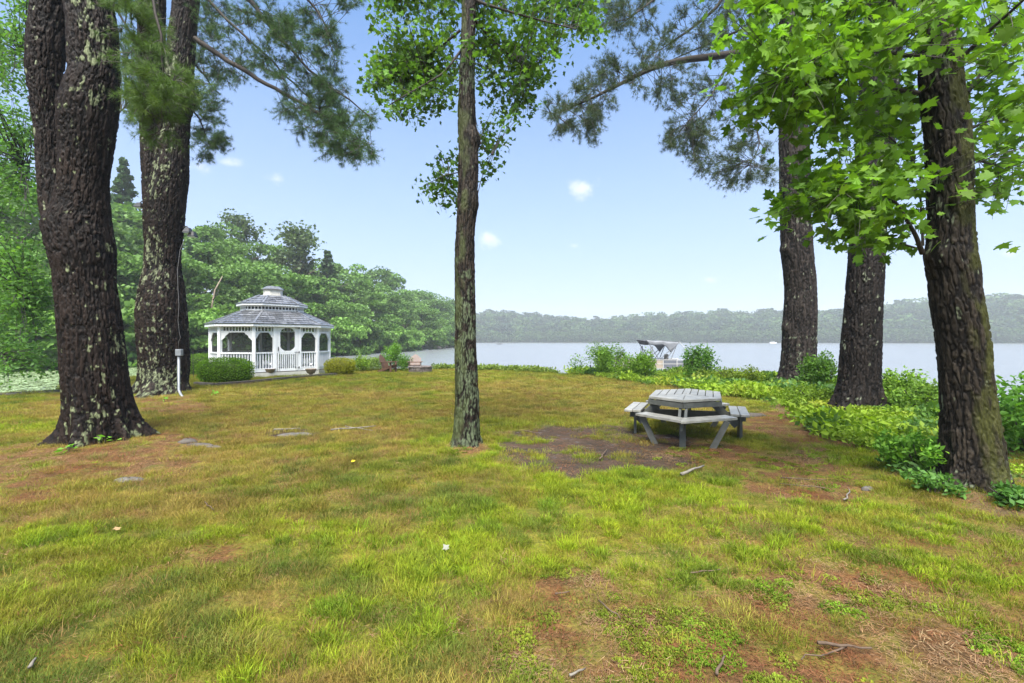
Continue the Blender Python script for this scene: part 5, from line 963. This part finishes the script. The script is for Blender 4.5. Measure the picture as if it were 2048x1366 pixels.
# timber edging, brick bed, urns
edge = [G(390, 771), G(430, 774), G(500, 767), G(560, 761), G(640, 753), G(702, 748)]
for a, b in zip(edge[:-1], edge[1:]):
    e = (b - a) / np.linalg.norm(b - a); a = a + e * .01; b = b - e * .01; mb = MB(); mb.bar(p3(a, gz1(*a) + .05), p3(b, gz1(*b) + .05), .14, .13)
    tag(mb.build('edging_timber', M['timber'], bevel=.01), None)
tl = ['dark edging timber at the left corner of the gazebo bed', 'dark edging timber in front of the large hedge block', 'dark edging timber between large hedge and left urn', 'dark edging timber running between the two urns', 'dark edging timber from right urn to the yellowish hedge']
for k, o in enumerate([o for o in COL.objects if o.name.startswith('edging_timber')]): tag(o, tl[k], 'edging', 'edging timbers round the gazebo bed')
for q, (px, py, lab) in enumerate([(540, 754, 'brown stone urn left of the gazebo door'), (622, 753.5, 'brown stone urn right of the gazebo door')]):
    c = on(px, py); t = thing('urn_planter', lab, 'urn', c, 'urns before the gazebo door'); mb = MB(); mb.lathe([(.12, 0), (.13, .04), (.075, .07), (.07, .11), (.17, .17), (.215, .26), (.225, .31), (.25, .325), (.25, .355), (.21, .355), (.19, .31)], c, 18); mb.build('bowl', M['urn'], t, True)
    mb = MB(); mb.lathe([(.19, .30), (.1, .33), (.01, .335)], c, 12); mb.build('soil', M['deck'], t)
    c2 = (c[0] + .02, c[1], c[2] + .33); s = thing('urn_ornament', 'small white globe ornament standing in the %s urn' % ('left' if q == 0 else 'right'), 'light', c2, 'globe ornaments in the urns'); mb = MB(); mb.tube([c2, (c2[0], c2[1], c2[2] + .17)], .008, 6); mb.build('stake', M['alu'], s); mb = MB(); mb.lathe([(.01, .16), (.04, .18), (.055, .22), (.04, .26), (.01, .275)], c2, 12); mb.build('globe', M['white'], s, True)  # small white ornament, modelled as a globe on a stake, not a lamp

# ------------------------------------------------------------------ fire pit and two wooden chairs
fc = on(836, 746); FR = .60; fc = (fc[0], fc[1] + FR, gz1(fc[0], fc[1] + FR)); t = thing('fire_pit', 'round fire pit of dark stacked stone blocks near the water', 'fire pit', fc)
for row in range(2):
    for k in range(16):
        a0 = 6.283 * (k + .5 * row) / 16 + .012; a1 = 6.283 * (k + 1 + .5 * row) / 16 - .012; z0, z1 = fc[2] - .04 + row * .16, fc[2] + .115 + row * .16; j = rng.uniform(-.012, .012); V = []
        for z_ in (z0, z1):
            for rr_, aa in ((FR + j, a0), (FR + j, a1), (FR - .17, a1), (FR - .17, a0)): V.append((fc[0] + rr_ * math.cos(aa), fc[1] + rr_ * math.sin(aa), z_))
        MB().add(V, [(3, 2, 1, 0), (4, 5, 6, 7), (0, 1, 5, 4), (1, 2, 6, 5), (2, 3, 7, 6), (3, 0, 4, 7)]).build('stone_block', M['stone'], t, bevel=.012)
for k in range(10):
    a0 = 6.283 * k / 10 + .015; a1 = 6.283 * (k + 1) / 10 - .015; V = []
    for z_ in (fc[2] + .279, fc[2] + .335):
        for rr_, aa in ((FR + .05, a0), (FR + .05, a1), (FR - .2, a1), (FR - .2, a0)): V.append((fc[0] + rr_ * math.cos(aa), fc[1] + rr_ * math.sin(aa), z_))
    MB().add(V, [(3, 2, 1, 0), (4, 5, 6, 7), (0, 1, 5, 4), (1, 2, 6, 5), (2, 3, 7, 6), (3, 0, 4, 7)]).build('cap_stone', M['stone'], t, bevel=.01)
MB().lathe([(.42, .03), (.2, .05), (.01, .055)], fc, 14).build('ash', M['deck'], t)
def adirondack(c, rz, label):
    """wooden garden chair with fan back; local x forward"""
    t = thing('adirondack_chair', label, 'chair', c, 'wooden garden chairs by the fire pit'); cs, sn = math.cos(rz), math.sin(rz)
    def w(x, y, z): return (c[0] + x * cs - y * sn, c[1] + x * sn + y * cs, c[2] + z)
    side = lambda s: (-sn * s, cs * s, 0)
    for s in (-1, 1):
        mb = MB(); mb.extr([w(-.48, s * .27 - .012, .0), w(-.38, s * .27 - .012, 0), w(.34, s * .27 - .012, .26), w(.34, s * .27 - .012, .37), w(.26, s * .27 - .012, .37), w(-.46, s * .27 - .012, .08)], side(.025)); mb.build('side_rail', M['cedar'], t)
        mb = MB(); mb.bar(w(.30, s * .30, 0), w(.30, s * .30, .53), .025, .09, (cs, sn, 0)); mb.build('leg', M['cedar'], t)
        mb = MB(); mb.bar(w(-.10, s * .30, .06), w(-.22, s * .32, .54), .025, .06, (cs, sn, 0)); mb.build('arm_post', M['cedar'], t)
        mb = MB(); mb.extr([w(.40, s * .27, .53), w(.40, s * .41, .53), w(.2, s * .42, .53), (w(-.3, s * .38, .53)), w(-.3, s * .31, .53)][::s], (0, 0, .024)); mb.build('armrest', M['cedar'], t)
    for k in range(5): x = .33 - k * .105; mb = MB(); mb.bar(w(x, -.28, .378 - .036 * k + .0), w(x, .28, .378 - .036 * k), .09, .02, (.33 * cs * -1, .33 * sn * -1, .95)); mb.build('seat_slat', M['cedar'], t)
    for k in range(-3, 4):
        h = .80 - .045 * abs(k) ** 1.45; b0 = np.array(w(-.13, k * .074, .20)); b1 = np.array(w(-.13 - h * .42, k * .088, .20 + h * .92)); mb = MB(); d = np.array([cs, sn, .45]) * .02
        e = np.array([-sn, cs, 0]); poly = [b0 - e * .033, b0 + e * .033, b1 + e * .041 - (b1 - b0) * .03, b1 + e * .02, b1 - e * .02, b1 - e * .041 - (b1 - b0) * .03]; mb.extr(poly, d); mb.build('back_slat', M['cedar'], t)
    mb = MB(); mb.bar(w(-.25, -.3, .50), w(-.25, .3, .50), .03, .06); mb.build('back_brace', M['cedar'], t); return t
q = on(775, 744); adirondack((q[0], q[1] + .1, gz1(q[0], q[1])), R(-12), 'brown wooden garden chair seen from the side, left of the fire pit')
q = at(830, 24.6); adirondack(q, R(-82), 'brown wooden garden chair facing the lawn behind the fire pit')
# shepherd hooks, shoreline rocks
for px, Y, h, lab in ((686, 23.6, 1.82, 'thin black hook pole standing right of the yellowish hedge'), (387, 19.6, 1.25, 'thin dark stake standing in the bed beside the forked pine')):
    c = at(px, Y); t = tag(MB().tube([c, (c[0], c[1], c[2] + h * .82), (c[0], c[1], c[2] + h), (c[0] - .08, c[1], c[2] + h + .09), (c[0] - .2, c[1], c[2] + h + .06), (c[0] - .24, c[1], c[2] + h - .04)] if h > 1.5 else [c, (c[0] - .03, c[1], c[2] + h)], .011, 6).build('shepherd_hook' if h > 1.5 else 'garden_stake', M['black']), lab, 'pole')
def rock(name, label, c, r3, mat, group=None, seed=1):
    u_, v_ = np.meshgrid(np.linspace(0, 2 * np.pi, 18, endpoint=False), np.linspace(-1.45, 1.45, 10)); d = np.stack([np.cos(u_) * np.cos(v_), np.sin(u_) * np.cos(v_), np.sin(v_)], 2).reshape(-1, 3); h = .72 + .55 * fbm(d * 1.6 + seed * 3.1, 4, seed); V = d * h[:, None] * np.array(r3) + np.array(c); i = np.arange(9)[:, None] * 18; kk = np.arange(18)[None]; Q = np.stack([i + kk, i + (kk + 1) % 18, i + 18 + (kk + 1) % 18, i + 18 + kk], 2).reshape(-1, 4)
    return tag(fast(name, V, Q, mat, None, None, False), label, 'rock', group)
for k, (px, py, rx, lab) in enumerate([(664, 706, 1.0, 'grey boulder on the far bank right of the gazebo'), (872, 691, 1.6, 'largest grey boulder on the tip of the wooded point'), (884, 690, 1.2, 'boulder on the wooded point right of the largest one'), (896, 690, 1.0, 'flat boulder on the tip of the wooded point by the lone maple trunk'), (393, 716, .8, 'pale boulder on the far bank seen left of the gazebo')]):
    Y = leftshore(px) * .975; rock('boulder', lab, ((px - 1024) / F * Y, Y, WATER + .15), (rx, rx * .7, rx * .55), M['rock'], None, k + 2)

# ------------------------------------------------------------------ hexagonal picnic table
tc0 = np.array([3.02, 7.9]); tz = gz1(*tc0); tab = thing('picnic_table', 'wet grey hexagonal picnic table with attached benches', 'picnic table', (tc0[0], tc0[1], tz))
HX = [tc0 + np.array(v) for v in ((-.38, -.87), (.33, -.63), (.75, .33), (.38, .87), (-.33, .63), (-.75, -.33))]   # front, right, right back, back, left back, left
TT, TB = tz + .715, tz + .675
def plank(poly, z0, z1, name='plank', mat=None, par=tab): return MB().prism(poly, z0, z1).build(name, mat or M['grey_wood'], par, bevel=.004)
def ccw(p): a = sum(p[i][0] * p[(i + 1) % len(p)][1] - p[(i + 1) % len(p)][0] * p[i][1] for i in range(len(p))); return p if a > 0 else p[::-1]
# planks of each wedge: boards laid along the rim, mitred towards the centre (front sides) ; cross boards on the back half
def sector(a, b, nb, gap=.006):
    for k in range(nb):
        f0, f1 = k / nb, (k + 1) / nb; A0, B0 = a + (tc0 - a) * f0, b + (tc0 - b) * f0; A1, B1 = a + (tc0 - a) * f1, b + (tc0 - b) * f1; e = (b - a) / np.linalg.norm(b - a); nrm = np.array([-e[1], e[0]]); nrm = nrm if nrm @ (tc0 - a) > 0 else -nrm
        q = [A0 + nrm * gap + e * gap, B0 + nrm * gap - e * gap, B1 + 0 * e - e * gap, A1 + e * gap]
        if np.linalg.norm(B1 - A1) < .03: q = q[:2] + [(A1 + B1) / 2]
        plank(ccw(q), TB, TT + rng.uniform(-.002, .002))
sector(HX[0], HX[1], 3); sector(HX[5], HX[0], 3)
def clip_half(poly, p, n):
    out = []
    for i in range(len(poly)):
        a, b = poly[i], poly[(i + 1) % len(poly)]; da, db = (a - p) @ n, (b - p) @ n
        if da >= 0: out.append(a)
        if da * db < 0: out.append(a + (b - a) * da / (da - db))
    return out
back = [HX[5], tc0, HX[1], HX[2], HX[3], HX[4]]; e = (HX[2] - HX[5]) / np.linalg.norm(HX[2] - HX[5]); pv = np.array([-e[1], e[0]]); pdir = (HX[4] - HX[5]) / np.linalg.norm(HX[4] - HX[5]); pn = np.array([pdir[1], -pdir[0]])
lo, hi = min((p - HX[5]) @ pn for p in back), max((p - HX[5]) @ pn for p in back); nbk = 9
def clipc(poly, p, n): return clip_half(poly, p, n)
up1 = [HX[5], tc0, HX[3], HX[4]]; up2 = [tc0, HX[1], HX[2], HX[3]]
for pol in (up1, up2):
    for k in range(nbk):
        a0, a1 = lo + (hi - lo) * k / nbk + .005, lo + (hi - lo) * (k + 1) / nbk - .005; q = clip_half(pol, HX[5] + pn * a0, pn); q = clip_half(q, HX[5] + pn * a1, -pn) if len(q) > 2 else q
        if len(q) > 2:
            ar = abs(sum(q[i][0] * q[(i + 1) % len(q)][1] - q[(i + 1) % len(q)][0] * q[i][1] for i in range(len(q)))) / 2
            if ar > .003:
                c_ = sum(q) / len(q); plank(ccw([c_ + (v - c_) * .985 for v in q]), TB, TT + rng.uniform(-.002, .002))
for k in range(6):   # apron under the rim
    a, b = HX[k], HX[(k + 1) % 6]; a = tc0 + (a - tc0) * .985; b = tc0 + (b - tc0) * .985; mb = MB(); mb.bar((a[0], a[1], TB - .05), (b[0], b[1], TB - .05), .03, .075); mb.build('apron', M['grey_frame'], tab)
for k in (0, 1, 2): a, b = tc0 + (HX[k] - tc0) * .95, tc0 + (HX[k + 3] - tc0) * .95; mb = MB(); mb.bar((a[0], a[1], TB - .06 - .012 * k), (b[0], b[1], TB - .06 - .012 * k), .04, .08); mb.build('cleat', M['grey_frame'], tab)
# benches: straight ones left and right, bent ones front and back; two boards each
BZ = tz + .43
def off(a, b, d0, d1, e0=0.0, e1=0.0):
    u = (b - a) / np.linalg.norm(b - a); n_ = np.array([u[1], -u[0]]); n_ = n_ if n_ @ ((a + b) / 2 - tc0) > 0 else -n_; a = a - u * e0; b = b + u * e1; return [a + n_ * d0, b + n_ * d0, b + n_ * d1, a + n_ * d1]
def bench(poly): return plank(ccw(poly), BZ, BZ + .04, 'bench_board')
def bent(c, l, r):
    """two boards per arm meeting on the mitre through the corner c"""
    d = (c - tc0) / np.linalg.norm(c - tc0)
    for w0, w1 in ((.11, .235), (.245, .37)):
        for a in (l, r):
            u = (c - a) / np.linalg.norm(c - a); n_ = np.array([u[1], -u[0]]); n_ = n_ if n_ @ ((a + c) / 2 - tc0) > 0 else -n_; s = 1 / (d @ n_); far = a + (c - a) * .06
            bench([far + n_ * w0, c + d * w0 * s, c + d * w1 * s, far + n_ * w1])
bent(HX[0], HX[5], HX[1]); bent(HX[3], HX[2], HX[4])
for a, b in ((HX[4], HX[5]), (HX[1], HX[2])):
    for w0, w1 in ((.13, .26), (.27, .40)): bench(off(a, b, w0, w1, -.02, -.02))
# frame: a long beam under the side benches, one under the bent benches, splayed legs
ml, mr = (HX[4] + HX[5]) / 2, (HX[1] + HX[2]) / 2; ul = (ml - tc0) / np.linalg.norm(ml - tc0); ur = (mr - tc0) / np.linalg.norm(mr - tc0); uf = (HX[0] - tc0) / np.linalg.norm(HX[0] - tc0)
def d3(p, z): return (p[0], p[1], z)
mb = MB(); mb.bar(d3(ml + ul * .38, BZ - .075), d3(mr + ur * .38, BZ - .075), .045, .15); mb.build('beam', M['grey_frame'], tab)
mb = MB(); mb.bar(d3(HX[0] + uf * .36, BZ - .065), d3(HX[3] - uf * .36, BZ - .065), .040, .12); mb.build('beam', M['grey_frame'], tab)
for c, u_ in ((ml, ul), (mr, ur)):
    sd_ = np.array([-u_[1], u_[0]])
    mb = MB(); mb.bar(d3(c + u_ * .29, tz - .06), d3(c + u_ * .29, BZ), .21, .045, (u_[0], u_[1], 0)); mb.build('leg', M['grey_frame'], tab)
    for s in (-.05, .05): mb = MB(); mb.bar(d3(c - u_ * .22 + sd_ * s, TB - .02), d3(c + u_ * .24 + sd_ * s, BZ - .22), .04, .12); mb.build('brace', M['grey_frame'], tab)
for c, sgn in ((HX[0], 1), (HX[3], -1)):
    u_ = uf * sgn; sd_ = np.array([-u_[1], u_[0]]); mb = MB(); mb.bar(d3(c + u_ * .10, tz - .06), d3(c + u_ * .10, BZ), .09, .045, (u_[0], u_[1], 0)); mb.build('leg', M['grey_frame'], tab)
    for s in (-.045, .045): mb = MB(); mb.bar(d3(c - u_ * .28 + sd_ * s, TB - .02), d3(c + u_ * .16 + sd_ * s, BZ - .03), .04, .1); mb.build('brace', M['grey_frame'], tab)
    for s in (-1, 1): mb = MB(); mb.bar(d3(c + u_ * .16 + sd_ * s * .62 - u_ * .22, BZ - .01), d3(c + u_ * .02 + sd_ * s * .40 - u_ * .08, tz - .05), .085, .045, (u_[0], u_[1], 0)); mb.build('leg', M['grey_frame'], tab)

# ------------------------------------------------------------------ pontoon boat and dock
bY = 30.0
def bp(px, zw): return (px - 1024) / F * bY, zw + WATER
bx0, bx1 = bp(1236, 0)[0], bp(1368, 0)[0]; boat = thing('pontoon_boat', 'pontoon boat with crumpled grey canopy moored behind the bank shrubs', 'boat', ((bx0 + bx1) / 2, bY, WATER))
for dy in (-.85, .85): mb = MB(); mb.tube([(bx0 - .6, bY + dy, WATER + .22), (bx0, bY + dy, WATER + .12), (bx1, bY + dy, WATER + .12)], [.06, .3, .3], 14); mb.build('pontoon', M['alu'], boat, True)
MB().box(((bx0 + bx1) / 2, bY, WATER + .52), (bx1 - bx0 + .1, 2.3, .09)).build('deck', M['alu'], boat)
for dy in (-1.12, 1.12):
    mb = MB(); n_ = 5; xs = np.linspace(bx0, bx1, n_ + 1)
    for z_ in (.58, .86, 1.12): mb.bar((bx0, bY + dy, WATER + z_ + .02), (bx1, bY + dy, WATER + z_ + .02), .035, .04)
    for x in xs: mb.bar((x, bY + dy, WATER + .57), (x, bY + dy, WATER + 1.16), .045, .045)
    mb.build('rail', M['rail'], boat)
    for k in range(n_): mb = MB(); mb.box(((xs[k] + xs[k + 1]) / 2, bY + dy * .995, WATER + .85), (xs[1] - xs[0] - .06, .02, .5)); mb.build('side_panel', M['navy'] if k > 2 else M['tan'], boat)
mb = MB(); mb.box((bx0 + .35, bY, WATER + .85), (.55, 1.9, .5)); mb.box((bx0 + .12, bY, WATER + 1.16), (.16, 1.9, .25)); mb.build('bench_seat', M['tan'], boat, bevel=.05)
hx = bp(1322, 0)[0]; mb = MB(); mb.box((hx, bY - .3, WATER + .92), (.5, .5, .14)); mb.box((hx + .24, bY - .3, WATER + 1.22), (.14, .5, .52)); mb.tube([(hx, bY - .3, WATER + .56), (hx, bY - .3, WATER + .9)], .06, 8); mb.build('helm_seat', M['tan'], boat, bevel=.05)
kx = bp(1288, 0)[0]; mb = MB(); mb.box((kx, bY - .45, WATER + .95), (.4, .7, .75)); mb.bar((kx + .18, bY - .45, WATER + 1.38), (kx + .3, bY - .45, WATER + 1.2), .3, .03); mb.build('helm_console', M['navy'], boat, bevel=.03)
# canopy frame: two folded bows from a hinge on the rail, cloth slung between
xA, xB, xH = bp(1283, 0)[0], bp(1346, 0)[0], bp(1306, 0)[0]; zt = WATER + 2.42
for dy in (-1.1, 1.1):
    for a, b in (((xH + .05, WATER + 1.16), (xA, zt)), ((xH + .08, WATER + 1.16), (xB - .02, zt - .16)), ((xH + .5, WATER + 1.16), (xB - .25, zt - .45)), ((xH + .8, WATER + 1.16), (xB - .16, zt - .35)), ((xA + .28, WATER + 1.16), (xA + .28, zt - .5)), ((xA + .36, WATER + 1.16), (xA + .38, zt - .42))): mb = MB(); mb.tube([(a[0], bY + dy, a[1]), (b[0], bY + dy, b[1])], .024, 6); mb.build('canopy_pole', M['pole'], boat)
mb = MB(); mb.tube([(xB, bY - 1.1, zt - .12), (xB + .3, bY - 1.1, zt - .45), (xB + .42, bY - 1.1, zt - .62)], .012, 5); mb.build('tie_cord', M['white_old'], boat)
nu, nv = 30, 26; U, Vv = np.meshgrid(np.linspace(0, 1, nu), np.linspace(-1, 1, nv)); x = xA + (xB - xA) * U; sk = np.clip((np.abs(Vv) - .7) / .3, 0, 1); y = bY + np.sign(Vv) * np.minimum(np.abs(Vv) / .7, 1) * 1.12
H = np.interp(U, [0, .06, .12, .3, .5, .6, .68, .75, .82, .92, 1], [.04, .16, .30, .33, .26, .36, .58, .74, .52, .24, .04]); nzc = fbm2(U * 7, Vv * 2, 1.3, 3, 6).reshape(U.shape) - .5; y = y + nzc * .12 * sk
z = zt - .02 - .13 * U ** 1.5 - sk * H + nzc * .10 * (1 - sk) - .05 * np.sin(U * math.pi * 2) ** 2 * (1 - sk); i = np.arange(nv - 1)[:, None] * nu + np.arange(nu - 1)[None]; Q = np.stack([i, i + 1, i + nu + 1, i + nu], 2).reshape(-1, 4)
cv = fast('canopy', np.stack([x.ravel(), y.ravel(), z.ravel()], 1), Q, M['canvas'], boat, None, True); md = cv.modifiers.new('thickness', 'SOLIDIFY'); md.thickness = .012
dock = thing('dock', 'low wooden dock at the right end of the pontoon boat', 'dock', ((1385 - 1024) / F * 27, 27, WATER))
for k in range(12): MB().box(((1385 - 1024) / F * 27 - .1, 25.2 + k * .3, WATER + .42), (1.2, .28, .04)).build('plank', M['timber'], dock)
for dx in (-.6, .4): mb = MB(); mb.bar(((1385 - 1024) / F * 27 + dx, 25, WATER + .36), ((1385 - 1024) / F * 27 + dx, 28.8, WATER + .36), .05, .08); mb.build('joist', M['timber'], dock)
for px, Y, zt_, lab in ((1368.5, 28.5, .37, 'black mooring post at the right end of the pontoon boat'), (1181, 24.5, .35, 'thin dark mooring post left of the bank shrubs')):
    x = (px - 1024) / F * Y; tag(MB().tube([(x, Y, WATER - .6), (x, Y, zt_)], .05 if px > 1300 else .035, 8).build('mooring_post', M['black']), lab, 'post')
# far craft
rx, rY = (999 - 1024) / F * 300, 300.0; t = thing('swim_raft', 'small dark swimming raft far out on the lake', 'raft', (rx, rY, WATER)); MB().box((rx, rY, WATER + .35), (3.6, 3, .25)).build('deck', M['timber'], t); MB().box((rx, rY, WATER + .1), (3.0, 2.6, .25)).build('float', M['black'], t)
rx, rY = (1546 - 1024) / F * 430, 430.0; t = thing('white_boat', 'tiny white boat at the far shore left of the farthest pine trunk', 'boat', (rx, rY, WATER)); MB().prism([(rx - 3.2, rY - 1), (rx + 2.4, rY - 1), (rx + 3.4, rY), (rx + 2.4, rY + 1), (rx - 3.2, rY + 1)], WATER - .1, WATER + .8).build('hull', M['white'], t); MB().box((rx - .5, rY, WATER + 1.8), (3.6, 1.8, .14)).build('canopy', M['white'], t)
mb = MB(); [mb.tube([(rx - .5 + sx * 1.6, rY + sy * .8, WATER + .8), (rx - .5 + sx * 1.6, rY + sy * .8, WATER + 1.75)], .05, 5) for sx in (-1, 1) for sy in (-1, 1)]; mb.build('canopy_pole', M['alu'], t)

# ------------------------------------------------------------------ fittings on the forked pine
fy = 13.18; M['alu_dull'] = plain('dull_wire', (.16, .16, .16), None, 9, .6)
bx = P(358.5, 705, fy); t = thing('outlet_box', 'grey outdoor outlet box with conduit fixed to the forked pine', 'electrical box', tuple(bx)); MB().box(bx, (.17, .11, .19)).build('box', M['pvc'], t, bevel=.01)
mb = MB(); mb.tube([P(357.5, 712, fy + .01), P(357.5, 780, fy - .05), P(361, 788, fy - .12), P(369, 799, fy - .32)], .034, 8); mb.build('conduit', M['pvc'], t, True)
wp = [P(px, py, Y) for px, py, Y in ((369, 478, 13.62), (360, 500, 13.42), (355, 540, 13.36), (356, 580, 13.2), (358, 610, 13.12), (356, 640, 13.1), (359, 668, 13.1), (361, 675, 13.1), (357, 684, 13.1), (357.5, 697, 13.12))]
tag(MB().tube(wp, .0038, 5).build('wire', M['alu_dull'], None, True), 'thin white wire running down the forked pine to the outlet box', 'wire')
def flood(px, py, Y, sgn, label):
    c = P(px, py, Y); t = thing('floodlight', label, 'light', tuple(c), 'floodlights on the forked pine'); mb = MB(); mb.tube([c + np.array([-sgn * .22, .12, .1]), c + np.array([-sgn * .05, .02, .1]), c + np.array([0, 0, .03])], .02, 6); mb.build('bracket', M['black'], t)
    mb = MB(); mb.add([c + np.array(v) for v in ((-.06, -.05, .05), (.06, -.05, .05), (.06, .06, .05), (-.06, .06, .05), (-.11, -.12, -.10), (.11, -.12, -.10), (.11, .1, -.10), (-.11, .1, -.10))], [(0, 1, 2, 3), (4, 7, 6, 5), (0, 4, 5, 1), (1, 5, 6, 2), (2, 6, 7, 3), (3, 7, 4, 0)]); mb.build('housing', M['black'], t, bevel=.01)
    MB().box(c + np.array([0, -.01, -.108]), (.17, .17, .01)).build('lens', M['alu'], t)
flood(385.5, 467, 13.6, 1, 'black floodlight hanging at the right side of the forked pine'); flood(376, 459, 13.55, 1, 'upper small floodlight against the right edge of the forked pine'); flood(279, 409, 13.7, -1, 'floodlight sticking out at the left side of the forked pine')

# ------------------------------------------------------------------ things lying on the lawn
for k, (px, py, rx, ry, rz, lab) in enumerate([(258, 967, .17, .09, .05, 'flat grey stone sunk in the lawn before the nearest pine'), (376, 892, .15, .09, .06, 'grey root stump right of the nearest pine'), (400, 897, .22, .06, .04, 'low grey root lying right of the root stump'), (425, 899, .14, .05, .03, 'smallest grey root bit at the end of the root line'), (590, 872, .30, .14, .035, 'pale flat stone in the dry lawn left of the lone maple'), (212, 975, .05, .03, .02, 'small pale stone beside the flat grey stone'), (1735, 984, .07, .04, .035, 'small white stone in front of the straight dark pine'), (1490, 832, .5, .09, .07, 'dark root log lying behind the picnic table')]):
    g_ = G(px, py); rock('stone' if 'stone' in lab else 'root', lab, (g_[0], g_[1], gz1(*g_) + rz * .1), (rx, ry, rz), M['rock'] if 'stone' in lab else M['timber'], None, 20 + k)
ST = [((1362, 958), (1406, 942), .03, 1, 'pale grey branch piece lying in front of the picnic table'), ((1690, 1012), (1700, 985), .012, 1, 'thin white twig standing out on the rust needles right of the picnic table'), ((1430, 1366), (1452, 1326), .012, 0, 'straight twig at the bottom edge right of centre'), ((1636, 1300), (1740, 1312), .014, 0, 'long twig lying at the lower right'), ((1560, 962), (1650, 968), .012, 0, 'curved dead twig on the rust needles'), ((1380, 1156), (1440, 1150), .009, 0, 'thin dark twig in the middle right lawn'), ((1200, 1215), (1240, 1250), .008, 0, 'dark twig on the bare patch at lower centre'), ((1110, 1200), (1140, 1196), .009, 0, 'short twig on the bare patch at lower centre'), ((660, 866), (752, 858), .022, 1, 'grey stick lying on the dry lawn left of the lone maple'), ((690, 858), (745, 866), .014, 1, 'thinner grey stick crossing the grey stick'),
      ((1050, 868), (1085, 876), .018, 0, 'short dark stick at the left end of the puddle'), ((545, 866), (600, 862), .02, 1, 'grey stick beside the pale flat stone'), ((410, 1015), (428, 1030), .008, 0, 'curved brown twig in the left lawn'), ((60, 1350), (72, 1330), .014, 1, 'pale wood chip at the lower left'), ((1140, 1366), (1170, 1350), .01, 1, 'pale twig at the bottom edge near the centre'), ((1690, 1305), (1600, 1330), .008, 0, 'thin brown twig at the bottom right'), ((1650, 985), (1560, 975), .01, 0, 'mossy twig between table and nearest oak'), ((1200, 925), (1215, 905), .016, 0, 'small stick lying in the wet dirt')]
for a, b, r_, pale, lab in ST:
    A, B = G(*a), G(*b); pts = [np.array([*(A + (B - A) * t_ + rng.normal(0, .02, 2) * np.linalg.norm(B - A)), 0]) for t_ in np.linspace(0, 1, 6)]; pts = [np.array([p[0], p[1], gz1(p[0], p[1]) + r_ + .02 + rng.uniform(0, .008)]) for p in pts]
    tag(MB().tube(pts, np.linspace(r_ * .7, r_ * .35, 6), 6).build('stick', M['pale_stick' if pale else 'stick'], None, True), lab, 'stick')
yl = leafmat('fallen_leaf', .3, 'col'); 
for px, py, c_, lab in ((703, 934, (.75, .55, .03), 'bright yellow leaf fallen on the lawn left of the lone maple'), (236, 1073, (.3, .2, .1), 'tan leaf lying in the left lawn'), (895, 1112, (.32, .32, .27), 'whitish leaf fragment in the centre lawn')):
    g_ = G(px, py); V, Fc = place(MAPLELEAF[0], MAPLELEAF[1], np.array([[g_[0], g_[1], gz1(*g_) + .05]]), rots(1, .8), [.06]); tag(fast('fallen_leaf', V, Fc, yl, None, np.array(c_)), lab, 'leaf')
for px, py, lab in ((140, 912, 'small bright seedling at the left foot of the nearest pine'), (212, 897, 'small seedling at the middle foot of the nearest pine'), (432, 796, 'bright seedling on the rust needles right of the forked pine'), (330, 806, 'yellow green seedling on the needles before the forked pine')):
    g_ = G(px, py); c = np.array([g_[0], g_[1] - .02, gz1(*g_)]); n = 9; p = c + np.stack([rng.normal(0, .06, n), rng.normal(0, .04, n), rng.uniform(.03, .12, n)], 1); t = thing('seedling', lab, 'plant', tuple(c), 'seedlings at the pines'); V, Fc = place(SIMPLE[0], SIMPLE[1], p, rots(n, .6), rng.uniform(.07, .12, n)); fast('leaves', V, Fc, M['leaf'], t, np.array([.16, .36, .04])); MB().tube([c - np.array([0, 0, .04]), c + np.array([0, 0, .08])], .004, 5).build('stem', M['twig'], t)

# ------------------------------------------------------------------ rainy haze: one closed box of air round everything
hm = bpy.data.materials.new('haze_air'); hm.use_nodes = True; hn = hm.node_tree; hn.nodes.clear(); ho = hn.nodes.new('ShaderNodeOutputMaterial'); hv = hn.nodes.new('ShaderNodeVolumePrincipled'); hv.inputs['Color'].default_value = (.86, .92, .96, 1); hv.inputs['Density'].default_value = 0.0006; hv.inputs['Anisotropy'].default_value = 0.1
hn.links.new(hv.outputs[0], ho.inputs['Volume'])
tag(MB().box((-150, 400, 32.0), (2300, 1200, 74)).build('haze', hm), None, None, None, 'stuff')
